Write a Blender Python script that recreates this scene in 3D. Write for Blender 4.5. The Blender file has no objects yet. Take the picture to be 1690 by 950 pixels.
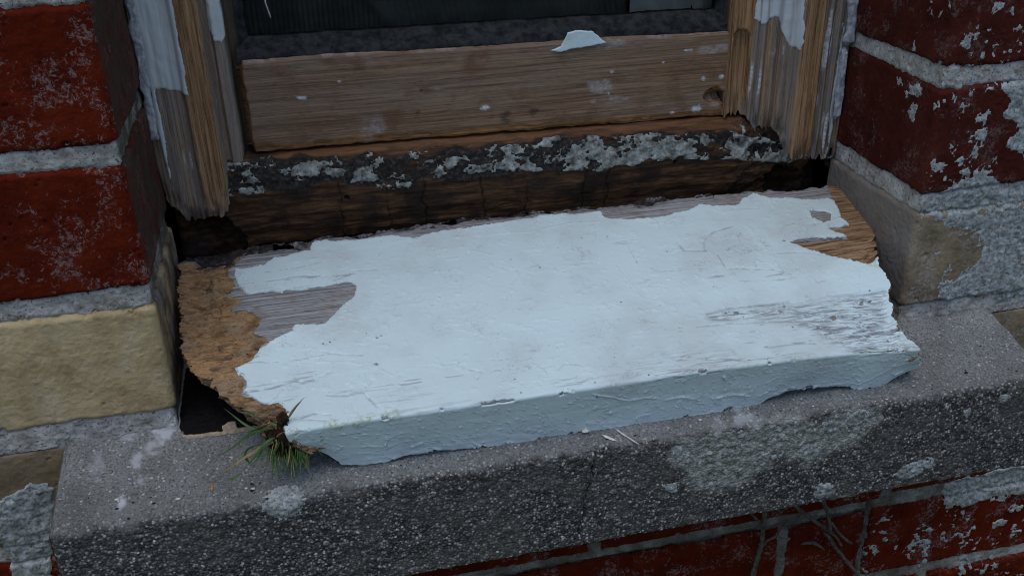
import bpy, math, random
import numpy as np
from mathutils import Vector, Matrix

random.seed(4)
scene = bpy.context.scene
COL = scene.collection

# ----------------------------------------------------------------- camera
# everything below is laid out in millimetres: x along the wall, y into the wall, z up
# (0,0,0) = corner of the left brick pier at the bottom of its yellow brick
W = 433.6                                   # width of the window opening
CAM_LOC = np.array([85.84, -464.72, 297.81])
CAM_R = np.array([[0.9746431, -0.2226273, -0.02253686],
                  [0.12293553, 0.44858669, 0.88524394],
                  [0.18696974, 0.86556748, -0.46458073]])
CAM_F = 1605.77
cd = bpy.data.cameras.new('camera')
cam = bpy.data.objects.new('camera', cd); COL.objects.link(cam)
cd.sensor_width = 36.0; cd.lens = 36.0 * CAM_F / 1690.0
cd.clip_start = 0.01; cd.clip_end = 200
m = Matrix.Identity(4)
for i in range(3):
    m[i][0], m[i][1], m[i][2] = CAM_R[0][i], CAM_R[1][i], -CAM_R[2][i]
    m[i][3] = CAM_LOC[i] * .001
cam.matrix_world = m
scene.camera = cam

# ----------------------------------------------------------------- sky, sun, exposure
SUN_EL, SUN_AZ = math.radians(76), math.radians(-150)   # azimuth from +y, clockwise
wd = bpy.data.worlds.new('World'); scene.world = wd; wd.use_nodes = True
nt = wd.node_tree
sky = nt.nodes.new('ShaderNodeTexSky'); sky.sky_type = 'NISHITA'; sky.sun_disc = False
sky.sun_elevation = SUN_EL; sky.sun_rotation = SUN_AZ
sky.air_density = 1.0; sky.dust_density = 1.2; sky.ozone_density = 0.9
nt.links.new(sky.outputs[0], nt.nodes['Background'].inputs[0])
nt.nodes['Background'].inputs[1].default_value = 0.15
sd_ = bpy.data.lights.new('sun', 'SUN'); sd_.energy = 0.6; sd_.angle = math.radians(45)
sd_.color = (1, .97, .92)
sun = bpy.data.objects.new('sun', sd_); COL.objects.link(sun)
sdir = Vector((math.sin(SUN_AZ) * math.cos(SUN_EL), math.cos(SUN_AZ) * math.cos(SUN_EL), math.sin(SUN_EL)))
sun.rotation_euler = sdir.to_track_quat('Z', 'Y').to_euler()
scene.render.engine = 'CYCLES'
scene.cycles.pixel_filter_type = 'BLACKMAN_HARRIS'; scene.cycles.filter_width = 1.05
vs = scene.view_settings
vs.view_transform = 'Standard'; vs.look = 'None'; vs.gamma = 1; vs.use_curve_mapping = False
vs.exposure = 0.42

# ----------------------------------------------------------------- noise
def _hash(ix, iy, iz, seed):
    h = (ix.astype(np.int64) * 374761393 + iy.astype(np.int64) * 668265263 + iz.astype(np.int64) * 2147483647 + seed * 144665) & 0xffffffff
    h = ((h ^ (h >> 13)) * 1274126177) & 0xffffffff
    h = h ^ (h >> 16)
    return (h & 0xffff) / 32767.5 - 1.0
def vn(x, y, seed=0):
    x = np.asarray(x, float); y = np.asarray(y, float)
    ix = np.floor(x); iy = np.floor(y); fx = x - ix; fy = y - iy
    fx = fx * fx * fx * (fx * (fx * 6 - 15) + 10); fy = fy * fy * fy * (fy * (fy * 6 - 15) + 10)
    z = np.zeros_like(ix)
    a = _hash(ix, iy, z, seed); b = _hash(ix + 1, iy, z, seed)
    c = _hash(ix, iy + 1, z, seed); d = _hash(ix + 1, iy + 1, z, seed)
    return (a * (1 - fx) + b * fx) * (1 - fy) + (c * (1 - fx) + d * fx) * fy
def fbm(x, y, scale, octv=4, seed=0, gain=.5):
    """noise in about -1..1, scale = size in mm of the largest feature"""
    s = 0; a = 1.; t = 0; f = 1. / scale
    for o in range(octv):
        s = s + a * vn(x * f + 17.3 * o, y * f - 9.1 * o, seed + o * 13); t += a
        a *= gain; f *= 2.03
    return s / t * 1.5
def sstep(a, b, x):
    t = np.clip((x - a) / (b - a), 0, 1); return t * t * (3 - 2 * t)

# ----------------------------------------------------------------- photograph rays on real planes
def ray(x, y):
    return CAM_R.T @ np.array([(x - 845) / CAM_F, -(y - 475) / CAM_F, 1.0])
def on_plane(x, y, n, c):
    d = ray(x, y); n = np.array(n, float)
    return CAM_LOC + d * ((c - n @ CAM_LOC) / (n @ d))
def on_y(x, y, Y): return on_plane(x, y, (0, 1, 0), Y)
BT_Y, BT_Z, BT_S = -52.0, 11.3, 0.262         # loose board: front edge y, z and slope of its top
BT_L = math.sqrt(1 + BT_S ** 2)
BF = 31.0                                   # height of its front face
BT_K = 0.21                                 # the front face leans inwards towards its foot
def on_front(x, y): return on_plane(x, y, (0, 1, BT_K), BT_Y + BT_K * BT_Z)
def on_board(x, y):                         # -> (X, s): s < 0 on the top, s > 0 down the front face
    p = on_plane(x, y, (0, -BT_S, 1), BT_Z - BT_S * BT_Y)
    if p[1] >= BT_Y: return (p[0], -(p[1] - BT_Y) * BT_L)
    p = on_front(x, y); return (p[0], BT_Z - p[2])
ST_D, ST_Z, ST_S = 60.4, -12.0, 0.20        # stone sill: projection, z at the wall face, slope of its top
def on_sill(x, y, up=0.):
    return on_plane(x, y, (0, -ST_S, 1), ST_Z + up)
def on_stone(x, y):                         # -> (X, s): s < 0 top, s > 0 front
    p = on_sill(x, y)
    if p[1] >= -ST_D: return (p[0], -(p[1] + ST_D) * math.sqrt(1 + ST_S ** 2))
    p = on_y(x, y, -ST_D); return (p[0], ST_Z - ST_S * ST_D - p[2])
def zoomed(ox, oy, k, pts): return [(ox + a / k, oy + b / k) for a, b in pts]

def poly_sd(X, Y, poly):
    """signed distance, positive inside"""
    shp = X.shape; X = X.ravel(); Y = Y.ravel()
    p = np.array(poly, float); n = len(p)
    d2 = np.full(X.shape, 1e18); ins = np.zeros(X.shape, bool)
    for i in range(n):
        a = p[i]; b = p[(i + 1) % n]; e = b - a; L = e @ e + 1e-12
        t = np.clip(((X - a[0]) * e[0] + (Y - a[1]) * e[1]) / L, 0, 1)
        d2 = np.minimum(d2, (X - a[0] - t * e[0]) ** 2 + (Y - a[1] - t * e[1]) ** 2)
        if a[1] != b[1]:
            c = ((a[1] > Y) != (b[1] > Y)) & (X < (b[0] - a[0]) * (Y - a[1]) / (b[1] - a[1]) + a[0])
            ins ^= c
    return np.where(ins, np.sqrt(d2), -np.sqrt(d2)).reshape(shp)
def line_d(X, Y, pts):
    d2 = np.full(X.shape, 1e18); p = np.array(pts, float)
    for i in range(len(p) - 1):
        a = p[i]; e = p[i + 1] - a; L = e @ e + 1e-12
        t = np.clip(((X - a[0]) * e[0] + (Y - a[1]) * e[1]) / L, 0, 1)
        d2 = np.minimum(d2, (X - a[0] - t * e[0]) ** 2 + (Y - a[1] - t * e[1]) ** 2)
    return np.sqrt(d2)

# ----------------------------------------------------------------- sheets of surface
def normals(P, flip=False):
    a = np.gradient(P, axis=0); b = np.gradient(P, axis=1)
    n = np.cross(a, b); n /= np.linalg.norm(n, axis=2, keepdims=True) + 1e-12
    return -n if flip else n
def link(o, parent=None):
    COL.objects.link(o)
    if parent is not None: o.parent = parent
    return o
def build(name, pieces, mats, parent=None, smooth=True, origin=None):
    """pieces: list of (P grid, face mask or None, material index, dict of vertex attributes)"""
    V = []; F = []; MI = []; A = {}; off = 0
    names = set(k for pc in pieces for k in pc[3])
    for P, mask, mi, at in pieces:
        nu, nv = P.shape[:2]
        idx = np.arange(nu * nv).reshape(nu, nv)
        q = np.stack([idx[:-1, :-1], idx[1:, :-1], idx[1:, 1:], idx[:-1, 1:]], -1)
        q = q[mask] if mask is not None else q.reshape(-1, 4)
        used = np.zeros(nu * nv, bool); used[q.ravel()] = True
        remap = np.cumsum(used) - 1
        V.append(P.reshape(-1, 3)[used]); F.append(remap[q] + off); MI.append(np.full(len(q), mi))
        for k in names:
            v = at.get(k); v = np.zeros(nu * nv) if v is None else np.broadcast_to(v, (nu, nv)).ravel()
            A.setdefault(k, []).append(v[used])
        off += int(used.sum())
    V = np.concatenate(V) * .001; F = np.concatenate(F); MI = np.concatenate(MI)
    if origin is None and parent is not None:
        origin = Vector((0, 0, 0)); q_ = parent
        while q_ is not None: origin = origin + q_.location; q_ = q_.parent
    if origin is not None: V = V - np.array(origin)
    me = bpy.data.meshes.new(name)
    me.vertices.add(len(V)); me.vertices.foreach_set('co', V.astype(np.float32).ravel())
    me.loops.add(F.size); me.loops.foreach_set('vertex_index', F.astype(np.int32).ravel())
    me.polygons.add(len(F)); me.polygons.foreach_set('loop_start', np.arange(0, F.size, 4, dtype=np.int32))
    me.update(calc_edges=True)
    for mt in mats: me.materials.append(mt)
    me.polygons.foreach_set('material_index', MI.astype(np.int32))
    me.polygons.foreach_set('use_smooth', np.full(len(F), smooth))
    for k in names:
        a = me.attributes.new(k, 'FLOAT', 'POINT'); a.data.foreach_set('value', np.concatenate(A[k]).astype(np.float32))
    me.validate(); me.update()
    o = bpy.data.objects.new(name, me); link(o, parent)
    if parent is None and origin is not None: o.location = origin
    return o
def coat_piece(P, N, sd, th, mi=0, attrs=None, ramp=.5, lift=.06):
    """a thin skin lying on the sheet wherever sd > 0, its edge following sd = 0"""
    attrs = dict(attrs or {})
    mx = np.maximum(np.maximum(sd[:-1, :-1], sd[1:, :-1]), np.maximum(sd[1:, 1:], sd[:-1, 1:]))
    mask = mx > 0
    gu = np.gradient(sd, axis=0); gv = np.gradient(sd, axis=1)
    g2 = gu ** 2 + gv ** 2 + 1e-9
    du = np.where(sd < 0, np.clip(-sd * gu / g2, -1, 1), 0); dv = np.where(sd < 0, np.clip(-sd * gv / g2, -1, 1), 0)
    h = lift + th * sstep(0, ramp, sd)
    sh = np.gradient(P, axis=0) * du[..., None] + np.gradient(P, axis=1) * dv[..., None]
    ln = np.linalg.norm(sh, axis=2, keepdims=True); sh = sh * np.minimum(1, 1.5 / (ln + 1e-9))
    Q = P + sh + N * h[..., None]
    attrs['sd'] = sd
    return (Q, mask, mi, attrs)
def thing(name, label, cat, loc=(0, 0, 0), group=None):
    o = bpy.data.objects.new(name, None); COL.objects.link(o)
    o.location = [c * .001 for c in loc]; o.empty_display_size = .02
    o['label'] = label; o['category'] = cat; o['kind'] = 'thing'
    if group: o['group'] = group
    return o
def tag(o, label, cat, group=None):
    o['label'] = label; o['category'] = cat; o['kind'] = 'thing'
    if group: o['group'] = group
    return o
def smooth_path(pts, step, r):
    """polyline -> evenly spaced points with corners rounded over about r"""
    p = np.array(pts, float); L = np.r_[0, np.cumsum(np.linalg.norm(np.diff(p, axis=0), axis=1))]
    fine = np.arange(0, L[-1], min(step, r if r > 0 else step) / 4)
    q = np.stack([np.interp(fine, L, p[:, i]) for i in range(2)], 1)
    if r > 0:
        k = max(1, int(r / (fine[1] - fine[0])))
        ker = np.ones(k) / k
        for _ in range(2):
            qq = np.pad(q, ((k, k), (0, 0)), mode='reflect', reflect_type='odd')
            q = np.stack([np.convolve(qq[:, i], ker, 'same')[k:-k] for i in range(2)], 1)
    n = max(2, int(L[-1] / step))
    s = np.linspace(0, fine[-1], n)
    return s, np.stack([np.interp(s, fine, q[:, i]) for i in range(2)], 1)

# ----------------------------------------------------------------- materials
class Mat:
    def __init__(self, name, rough=.7, spec=.3):
        self.m = bpy.data.materials.new(name); self.m.use_nodes = True
        self.t = self.m.node_tree; self.b = self.t.nodes['Principled BSDF']
        self.b.inputs['Roughness'].default_value = rough
        self.b.inputs['Specular IOR Level'].default_value = spec
        tc = self.n('ShaderNodeTexCoord')
        sc = self.n('ShaderNodeVectorMath'); sc.operation = 'SCALE'; sc.inputs['Scale'].default_value = 1000
        self.l(tc.outputs['Object'], sc.inputs[0]); self.co = sc.outputs[0]      # millimetres
    def n(self, t): return self.t.nodes.new(t)
    def l(self, a, b):
        if isinstance(a, (int, float)): b.default_value = a
        elif isinstance(a, tuple): b.default_value = a + (1,) if len(a) == 3 and b.type == 'RGBA' else a
        else: self.t.links.new(a, b)
    def stretch(self, sx, sy, sz):
        v = self.n('ShaderNodeVectorMath'); v.operation = 'MULTIPLY'
        self.l(self.co, v.inputs[0]); v.inputs[1].default_value = (sx, sy, sz); return v.outputs[0]
    def noise(self, size, detail=4, rough=.55, vec=None, dist=0.):
        v = self.n('ShaderNodeTexNoise'); v.inputs['Scale'].default_value = 1. / size
        v.inputs['Detail'].default_value = detail; v.inputs['Roughness'].default_value = rough
        v.inputs['Distortion'].default_value = dist
        self.l(vec if vec is not None else self.co, v.inputs['Vector']); return v.outputs['Fac']
    def voro(self, size, feat='F1', out='Distance', vec=None, rand=1.):
        v = self.n('ShaderNodeTexVoronoi'); v.feature = feat; v.inputs['Scale'].default_value = 1. / size
        v.inputs['Randomness'].default_value = rand
        self.l(vec if vec is not None else self.co, v.inputs['Vector']); return v.outputs[out]
    def attr(self, name):
        a = self.n('ShaderNodeAttribute'); a.attribute_name = name; return a.outputs['Fac']
    def math(self, op, a, b=0., c=0., clamp=False):
        v = self.n('ShaderNodeMath'); v.operation = op; v.use_clamp = clamp
        self.l(a, v.inputs[0]); self.l(b, v.inputs[1]); self.l(c, v.inputs[2]); return v.outputs[0]
    def ss(self, x, a, b, lo=0., hi=1.):
        v = self.n('ShaderNodeMapRange'); v.interpolation_type = 'SMOOTHSTEP'
        self.l(x, v.inputs['Value']); v.inputs['From Min'].default_value = a; v.inputs['From Max'].default_value = b
        v.inputs['To Min'].default_value = lo; v.inputs['To Max'].default_value = hi; return v.outputs['Result']
    def mix(self, f, a, b):
        v = self.n('ShaderNodeMix'); v.data_type = 'RGBA'
        self.l(f, v.inputs[0]); self.l(a, v.inputs[6]); self.l(b, v.inputs[7]); return v.outputs[2]
    def ramp(self, f, stops):
        v = self.n('ShaderNodeValToRGB'); e = v.color_ramp.elements
        while len(e) < len(stops): e.new(.5)
        for k, (p, c) in enumerate(stops): e[k].position = p; e[k].color = tuple(c) + (1,)
        self.l(f, v.inputs[0]); return v.outputs[0]
    def xyz(self, i):
        v = self.n('ShaderNodeSeparateXYZ'); self.l(self.co, v.inputs[0]); return v.outputs[i]
    def color(self, c): self.l(c, self.b.inputs['Base Color'])
    def rough(self, r): self.l(r, self.b.inputs['Roughness'])
    def bump(self, h, mm, strength=1.):
        v = self.n('ShaderNodeBump'); v.inputs['Distance'].default_value = mm * .001
        v.inputs['Strength'].default_value = strength
        if self.b.inputs['Normal'].is_linked: self.l(self.b.inputs['Normal'].links[0].from_socket, v.inputs['Normal'])
        self.l(h, v.inputs['Height']); self.l(v.outputs[0], self.b.inputs['Normal'])

def brick_material(name, dark, mid, light, chalk, chalk_amt):
    M = Mat(name, .8, .06)
    c = M.ramp(M.noise(22, 5, .6), [(.3, dark), (.52, mid), (.72, light)])
    c = M.mix(M.ss(M.noise(2.2, 4, .7), .58, .72, 0, .55), c, dark)
    # chalky bloom in scattered specks
    cl = M.ss(M.noise(24, 5, .65), .40, .62)
    sp = M.ss(M.math('ADD', M.noise(2.3, 6, .8, dist=.8), M.math('MULTIPLY', cl, .17)), .64, .74)
    c = M.mix(M.math('MULTIPLY', sp, chalk_amt), c, chalk)
    pit = M.ss(M.voro(7.), .05, .11); ptc = M.ss(M.noise(11, 2), .5, .6)
    c = M.mix(M.math('MULTIPLY', M.math('MULTIPLY', M.math('SUBTRACT', 1., pit), ptc), .6), c, tuple(v * .4 for v in dark))
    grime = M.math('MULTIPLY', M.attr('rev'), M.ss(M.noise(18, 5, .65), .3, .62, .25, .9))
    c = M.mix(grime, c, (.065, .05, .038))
    c = M.mix(M.math('MULTIPLY', M.attr('plas'), M.ss(M.noise(5, 4), .3, .5, .55, .95)), c, (.215, .195, .18))
    M.color(c); M.rough(M.ss(M.noise(8, 3), .3, .7, .65, .85))
    M.bump(M.noise(1.3, 6, .75), .7, .9); return M.m
RED = brick_material('red_brick', (.062, .0065, .0022), (.112, .0115, .0032), (.15, .021, .007), (.33, .28, .26), .5)
DARK_RED = brick_material('dark_red_brick', (.045, .0095, .0065), (.072, .0145, .0092), (.10, .024, .016), (.3, .24, .22), .3)
YELLOW = brick_material('yellow_brick', (.33, .24, .12), (.56, .42, .215), (.66, .52, .31), (.40, .37, .30), .4)
BROWN = brick_material('brown_brick', (.15, .105, .065), (.25, .18, .105), (.32, .24, .15), (.3, .27, .2), .4)

STAINED = brick_material('stained_brick', (.12, .095, .06), (.28, .215, .13), (.38, .30, .19), (.40, .38, .34), .6)
def mortar_material():
    M = Mat('lime_mortar', .9, .15)
    c = M.ramp(M.noise(9, 6, .65), [(.3, (.22, .195, .155)), (.5, (.43, .405, .35)), (.7, (.62, .60, .54))])
    c = M.mix(M.ss(M.noise(1.5, 3, .6), .56, .68), c, (.10, .085, .07))
    c = M.mix(M.ss(M.voro(2.6), .1, .02), c, (.55, .52, .46))
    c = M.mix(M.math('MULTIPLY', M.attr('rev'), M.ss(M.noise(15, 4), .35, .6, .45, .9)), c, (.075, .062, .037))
    M.color(c); M.bump(M.noise(1.4, 4, .7), .8, .9); return M.m
MORTAR = mortar_material()
def lichen_material():
    M = Mat('grey_lichen', .95, .1)
    c = M.ramp(M.noise(4.5, 6, .7), [(.32, (.16, .165, .14)), (.5, (.38, .40, .37)), (.66, (.56, .60, .585))])
    c = M.mix(M.ss(M.noise(1.5, 4, .75), .53, .66, 0, .9), c, (.075, .075, .06))
    c = M.mix(M.ss(M.attr('sd'), 0, .8, .45, 0), c, (.55, .58, .55))
    M.color(c); M.bump(M.noise(1.3, 5, .75), .9, 1.); return M.m
LICHEN = lichen_material()
def stone_material():
    M = Mat('cast_stone', .85, .25)
    fr = M.attr('front')
    top = M.ramp(M.noise(30, 5, .6), [(.3, (.138, .142, .130)), (.5, (.19, .198, .182)), (.7, (.245, .255, .235))])
    top = M.mix(M.ss(M.noise(1.3, 3, .7), .49, .61, 0, .85), top, (.075, .07, .067))
    top = M.mix(M.ss(M.noise(1.7, 3, .7, M.stretch(1.07, .93, 1.1)), .56, .68, 0, .8), top, (.38, .375, .36))
    top = M.mix(M.ss(M.voro(4.4), .17, .10), top, (.45, .43, .41))
    top = M.mix(M.math('MULTIPLY', M.ss(M.voro(5.2), .11, .06), M.ss(M.noise(13, 2), .45, .55)), top, (.03, .027, .025))
    top = M.mix(M.attr('pale'), top, (.5, .51, .52))
    v = M.n('ShaderNodeTexVoronoi'); v.inputs['Scale'].default_value = 1 / 1.45; M.l(M.co, v.inputs['Vector'])
    sep = M.n('ShaderNodeSeparateColor'); M.l(v.outputs['Color'], sep.inputs[0])
    gr = M.ramp(sep.outputs[0], [(0, (.038, .038, .034)), (.4, (.095, .094, .083)), (.7, (.17, .165, .145)), (.9, (.34, .325, .29)), (1., (.62, .6, .55))])
    gr = M.mix(M.ss(v.outputs['Distance'], .34, .62, 0, .7), gr, (.022, .022, .022))
    gr = M.mix(M.ss(M.noise(26, 4, .6), .42, .62, 0, .5), gr, (.12, .115, .098))
    v2 = M.n('ShaderNodeTexVoronoi'); v2.inputs['Scale'].default_value = 1 / 2.6; M.l(M.co, v2.inputs['Vector'])
    s2 = M.n('ShaderNodeSeparateColor'); M.l(v2.outputs['Color'], s2.inputs[0])
    big = M.math('MULTIPLY', M.ss(s2.outputs[1], .80, .84), M.ss(v2.outputs['Distance'], .34, .22))
    gr = M.mix(big, gr, M.ramp(s2.outputs[2], [(0, (.2, .19, .17)), (.6, (.36, .34, .3)), (1, (.56, .54, .5))]))
    gr = M.mix(M.math('MULTIPLY', M.attr('lich'), M.ss(M.noise(3.2, 5, .7), .33, .54, .15, .9)), gr, M.ramp(M.noise(4, 5, .7), [(.35, (.20, .20, .155)), (.5, (.33, .335, .29)), (.65, (.52, .54, .50))]))
    c = M.mix(fr, top, gr); M.color(c)
    M.bump(M.math('MULTIPLY', M.math('MULTIPLY', v.outputs['Distance'], -1), fr), .75, .9)
    M.bump(M.noise(.9, 4, .7), .35, .7); return M.m
STONE = stone_material()
def grain_material(name, axis, pale, mid, dark, size=1.6, grey=None, stain=None, gmax=.95):
    M = Mat(name, .75, .25)
    st = [.014, .014, .014]; st2 = [1, 1, 1]
    for i in range(3):
        if i != axis: st[i] = 1.
    v = M.stretch(*st)
    g = M.noise(size, 5, .65, v, .15); g2 = M.noise(size * 5, 3, .5, v, .2)
    c = M.ramp(M.math('ADD', M.math('MULTIPLY', g, .72), M.math('MULTIPLY', g2, .28)), [(.39, dark), (.5, mid), (.61, pale)])
    if grey is not None:
        c = M.mix(M.math('MULTIPLY', M.attr('grey'), M.ss(M.noise(7, 5, .6, M.stretch(*[.15 if i == axis else 1 for i in range(3)])), .32, .6, gmax * .62, gmax)), c,
                  M.ramp(g, [(.35, tuple(x * .6 for x in grey)), (.6, grey)]))
    if stain is not None:
        c = M.mix(M.ss(M.noise(22, 5, .6), .5, .7, 0, .75), c, stain)
    ds = M.noise(.75, 4, .7, M.stretch(*[.09 if i == axis else 1 for i in range(3)]), .3)
    c = M.mix(M.ss(ds, .56, .68, 0, .55), c, tuple(x * .5 for x in dark))
    c = M.mix(M.attr('rust'), c, M.ramp(g, [(.38, (.12, .045, .014)), (.6, (.33, .16, .055))]))
    c = M.mix(M.ss(ds, .42, .34, 0, .35), c, tuple(min(1, x * 1.25) for x in pale))
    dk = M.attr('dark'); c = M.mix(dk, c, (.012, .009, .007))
    c = M.mix(M.attr('chalk'), c, M.ramp(M.noise(2, 3), [(.35, (.3, .29, .27)), (.6, (.62, .63, .62))]))
    M.color(c); M.bump(g, .5, .8); M.bump(M.noise(.7, 3, .6), .15, .6); return M.m
RAIL = grain_material('stripped_pine', 0, (.275, .172, .10), (.205, .120, .066), (.115, .063, .035), .95, (.245, .205, .165), (.14, .066, .032), .35)
JAMB = grain_material('stripped_upright_pine', 2, (.40, .245, .12), (.29, .16, .07), (.11, .055, .025), 1.0, (.235, .20, .165))
GREYWOOD = grain_material('raw_plank', 0, (.30, .285, .28), (.215, .20, .195), (.085, .075, .07), 1.1, None)
def rotten_sill_material():
    M = Mat('rotten_brown_wood', .7, .3)
    g = M.noise(3, 5, .65, M.stretch(.12, 1, 1), .8)
    c = M.ramp(g, [(.32, (.014, .006, .003)), (.5, (.056, .024, .008)), (.7, (.15, .070, .025))])
    c = M.mix(M.ss(M.noise(26, 4, .6), .46, .62, 0, .85), c, (.014, .007, .004))
    c = M.mix(M.attr('mould'), c, M.ramp(M.noise(2.5, 5, .7), [(.38, (.007, .006, .005)), (.52, (.020, .016, .012)), (.62, (.055, .045, .035)), (.75, (.11, .095, .08))]))
    c = M.mix(M.attr('clean'), c, M.ramp(g, [(.35, (.07, .03, .011)), (.6, (.19, .085, .032))]))
    c = M.mix(M.ss(M.math('ADD', M.noise(1.6, 4, .7), M.attr('plast')), .74, .8), c, (.4, .38, .34))
    M.color(c); M.bump(g, .7, .8); M.bump(M.noise(1.2, 4, .7), .4, .8); return M.m
ROTSILL = rotten_sill_material()
def plank_material():
    M = Mat('bare_plank_wood', .85, .15)
    v = M.stretch(.016, 1, 1)
    g = M.noise(.95, 5, .65, v, .1)
    gw = M.ramp(g, [(.34, (.11, .108, .10)), (.47, (.28, .275, .26)), (.64, (.42, .42, .405))])
    gw = M.mix(M.ss(M.noise(14, 4), .52, .7, 0, .55), gw, (.24, .18, .13))
    gw = M.mix(M.ss(M.noise(.8, 4, .7, M.stretch(.08, 1, 1), .3), .55, .66, 0, .85), gw, (.05, .045, .042))
    fb = M.noise(1.6, 6, .72, M.stretch(.2, 1, 1), .7)
    og = M.ramp(fb, [(.28, (.11, .052, .022)), (.45, (.34, .195, .085)), (.64, (.48, .305, .15)), (.8, (.58, .42, .25))])
    og = M.mix(M.ss(M.noise(17, 4), .45, .68, 0, .6), og, (.33, .25, .165))
    og = M.mix(M.ss(M.noise(12, 4, .6), .52, .68, 0, .75), og, (.145, .075, .033))
    og = M.mix(M.ss(M.noise(1.7, 5, .75, M.stretch(.4, 1, 1), .6), .56, .68, 0, .9), og, (.045, .02, .009))
    c = M.mix(M.ss(M.attr('rot'), .3, .6), gw, og)
    bw = M.ramp(M.noise(1.5, 5, .7, M.stretch(.05, 1, 1), .5), [(.34, (.05, .024, .011)), (.48, (.235, .135, .066)), (.64, (.44, .31, .185))])
    c = M.mix(M.ss(M.attr('brown'), .3, .6), c, bw)
    c = M.mix(M.attr('dark'), c, M.ramp(M.noise(2.5, 5, .7), [(.4, (.02, .016, .014)), (.6, (.09, .08, .075))]))
    M.color(c); M.bump(M.math('ADD', M.math('MULTIPLY', g, .5), M.math('MULTIPLY', fb, M.ss(M.attr('rot'), .3, .6))), .9, .9)
    return M.m
PLANK = plank_material()
def paint_material(name, base, wear=True):
    M = Mat(name, .48, .4)
    c = M.mix(M.ss(M.noise(35, 4), .35, .7, 0, .5), base, tuple(b * .9 for b in base))
    if wear:
        c = M.mix(M.ss(M.noise(48, 5, .6), .45, .68, 0, .42), c, (.50, .53, .49))
        c = M.mix(M.math('MULTIPLY', M.ss(M.noise(2.6, 6, .75), .55, .7, 0, .5), M.ss(M.noise(30, 4, .6), .46, .6)), c, (.36, .36, .34))
        v = M.n('ShaderNodeTexVoronoi'); v.feature = 'DISTANCE_TO_EDGE'; v.inputs['Scale'].default_value = 1 / 17.
        wv = M.n('ShaderNodeTexNoise'); wv.inputs['Scale'].default_value = .16; wv.inputs['Detail'].default_value = 5; M.l(M.co, wv.inputs['Vector'])
        av = M.n('ShaderNodeVectorMath'); av.operation = 'MULTIPLY_ADD'; M.l(wv.outputs['Color'], av.inputs[0]); av.inputs[1].default_value = (14, 14, 14); M.l(M.stretch(.5, 1, 1), av.inputs[2]); M.l(av.outputs[0], v.inputs['Vector'])
        hair = M.math('MULTIPLY', M.ss(v.outputs['Distance'], .020, .006), M.ss(M.noise(26, 3, .6), .55, .64))
        c = M.mix(M.math('MULTIPLY', hair, .4), c, (.30, .29, .28))
        c = M.mix(M.math('MULTIPLY', M.ss(M.voro(8.5), .085, .055), M.ss(M.noise(19, 3), .5, .58, 0, .85)), c, (.09, .075, .065))
        c = M.mix(M.math('MULTIPLY', M.ss(M.noise(1.4, 4, .65, M.stretch(.3, 1, 1)), .6, .7, 0, .6), M.ss(M.noise(24, 3), .45, .65)), c, (.48, .46, .45))
        st = M.noise(1.3, 5, .7, M.stretch(.07, 1, 1), .4)
        c = M.mix(M.math('MULTIPLY', M.attr('worn'), M.ss(st, .44, .62, 0, .85)), c, (.17, .155, .165))
        c = M.mix(M.math('MULTIPLY', M.attr('crack'), .75), c, (.12, .105, .10))
        c = M.mix(M.math('MULTIPLY', M.attr('algae'), M.ss(M.noise(2.2, 5, .7), .45, .62, .05, .75)), c, (.30, .36, .10))
    M.color(c); M.rough(M.ss(M.noise(9, 3), .3, .7, .4, .6))
    M.bump(M.noise(6, 4, .6), .12, .35); M.bump(M.noise(.9, 3, .6), .05, .4); return M.m
PAINT = paint_material('white_gloss_paint', (.66, .79, .77))
OLDPAINT = paint_material('old_white_paint', (.50, .53, .51), False)
def flake_material():
    M = Mat('grey_flaking_paint', .7, .25)
    c = M.ramp(M.noise(5, 5, .65), [(.33, (.055, .055, .045)), (.46, (.19, .19, .16)), (.58, (.34, .355, .31)), (.7, (.46, .48, .44))])
    c = M.mix(M.ss(M.noise(2.5, 4, .7), .58, .72), c, (.09, .09, .08))
    M.color(c); M.bump(M.noise(1.5, 4), .4, .8); return M.m
FLAKE = flake_material()
def plain(name, c, rough=.7, spec=.3, var=.35, size=5, bump=.3):
    M = Mat(name, rough, spec)
    M.color(M.mix(M.ss(M.noise(size, 5, .65), .32, .68), tuple(x * (1 - var) for x in c), tuple(min(1, x * (1 + var)) for x in c)))
    if bump: M.bump(M.noise(size * .4, 4, .65), bump, .8)
    return M.m
def crumb_material():
    M = Mat('old_filler_crumbs', .9, .1)
    c = M.ramp(M.noise(3.5, 5, .7), [(.35, (.03, .028, .026)), (.5, (.12, .115, .11)), (.62, (.30, .30, .29))])
    c = M.mix(M.math('MULTIPLY', M.attr('dark'), .85), c, (.018, .014, .011))
    M.color(c); M.bump(M.noise(1.6, 4, .7), .7, .9); return M.m
CRUMB = crumb_material()
PUTTY = plain('grey_putty', (.024, .026, .025), .8, .12, .6, 6., .35)
FELT = plain('black_bitumen_felt', (.005, .0045, .0045), .75, .12, .5, 2.0, .5)
FELTRIM = plain('torn_felt_backing', (.38, .30, .21), .9, .1, .3, 2., .4)
SOIL = plain('dark_soil', (.035, .02, .012), .95, .1, .6, 2., .8)
TWIG = plain('dead_twig_bark', (.105, .09, .072), .9, .15, .45, 3., .3)
SLIVER = plain('pale_wood_sliver', (.62, .58, .5), .7, .2, .2, 3., .1)
CHIP = plain('orange_wood_chip', (.5, .2, .05), .7, .2, .2, 2., .1)
SEAL = plain('grey_sealant', (.34, .35, .36), .8, .2, .35, 4., .4)
CURTAIN = plain('dark_ribbed_cloth', (.16, .18, .17), .9, .1, .2, 30., 0)
NET = plain('white_cloth', (.78, .82, .80), .9, .1, .12, 25., .1)
STEMINK = plain('dark_green_print', (.02, .045, .03), .8, .1, .2, 5., 0)
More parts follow.
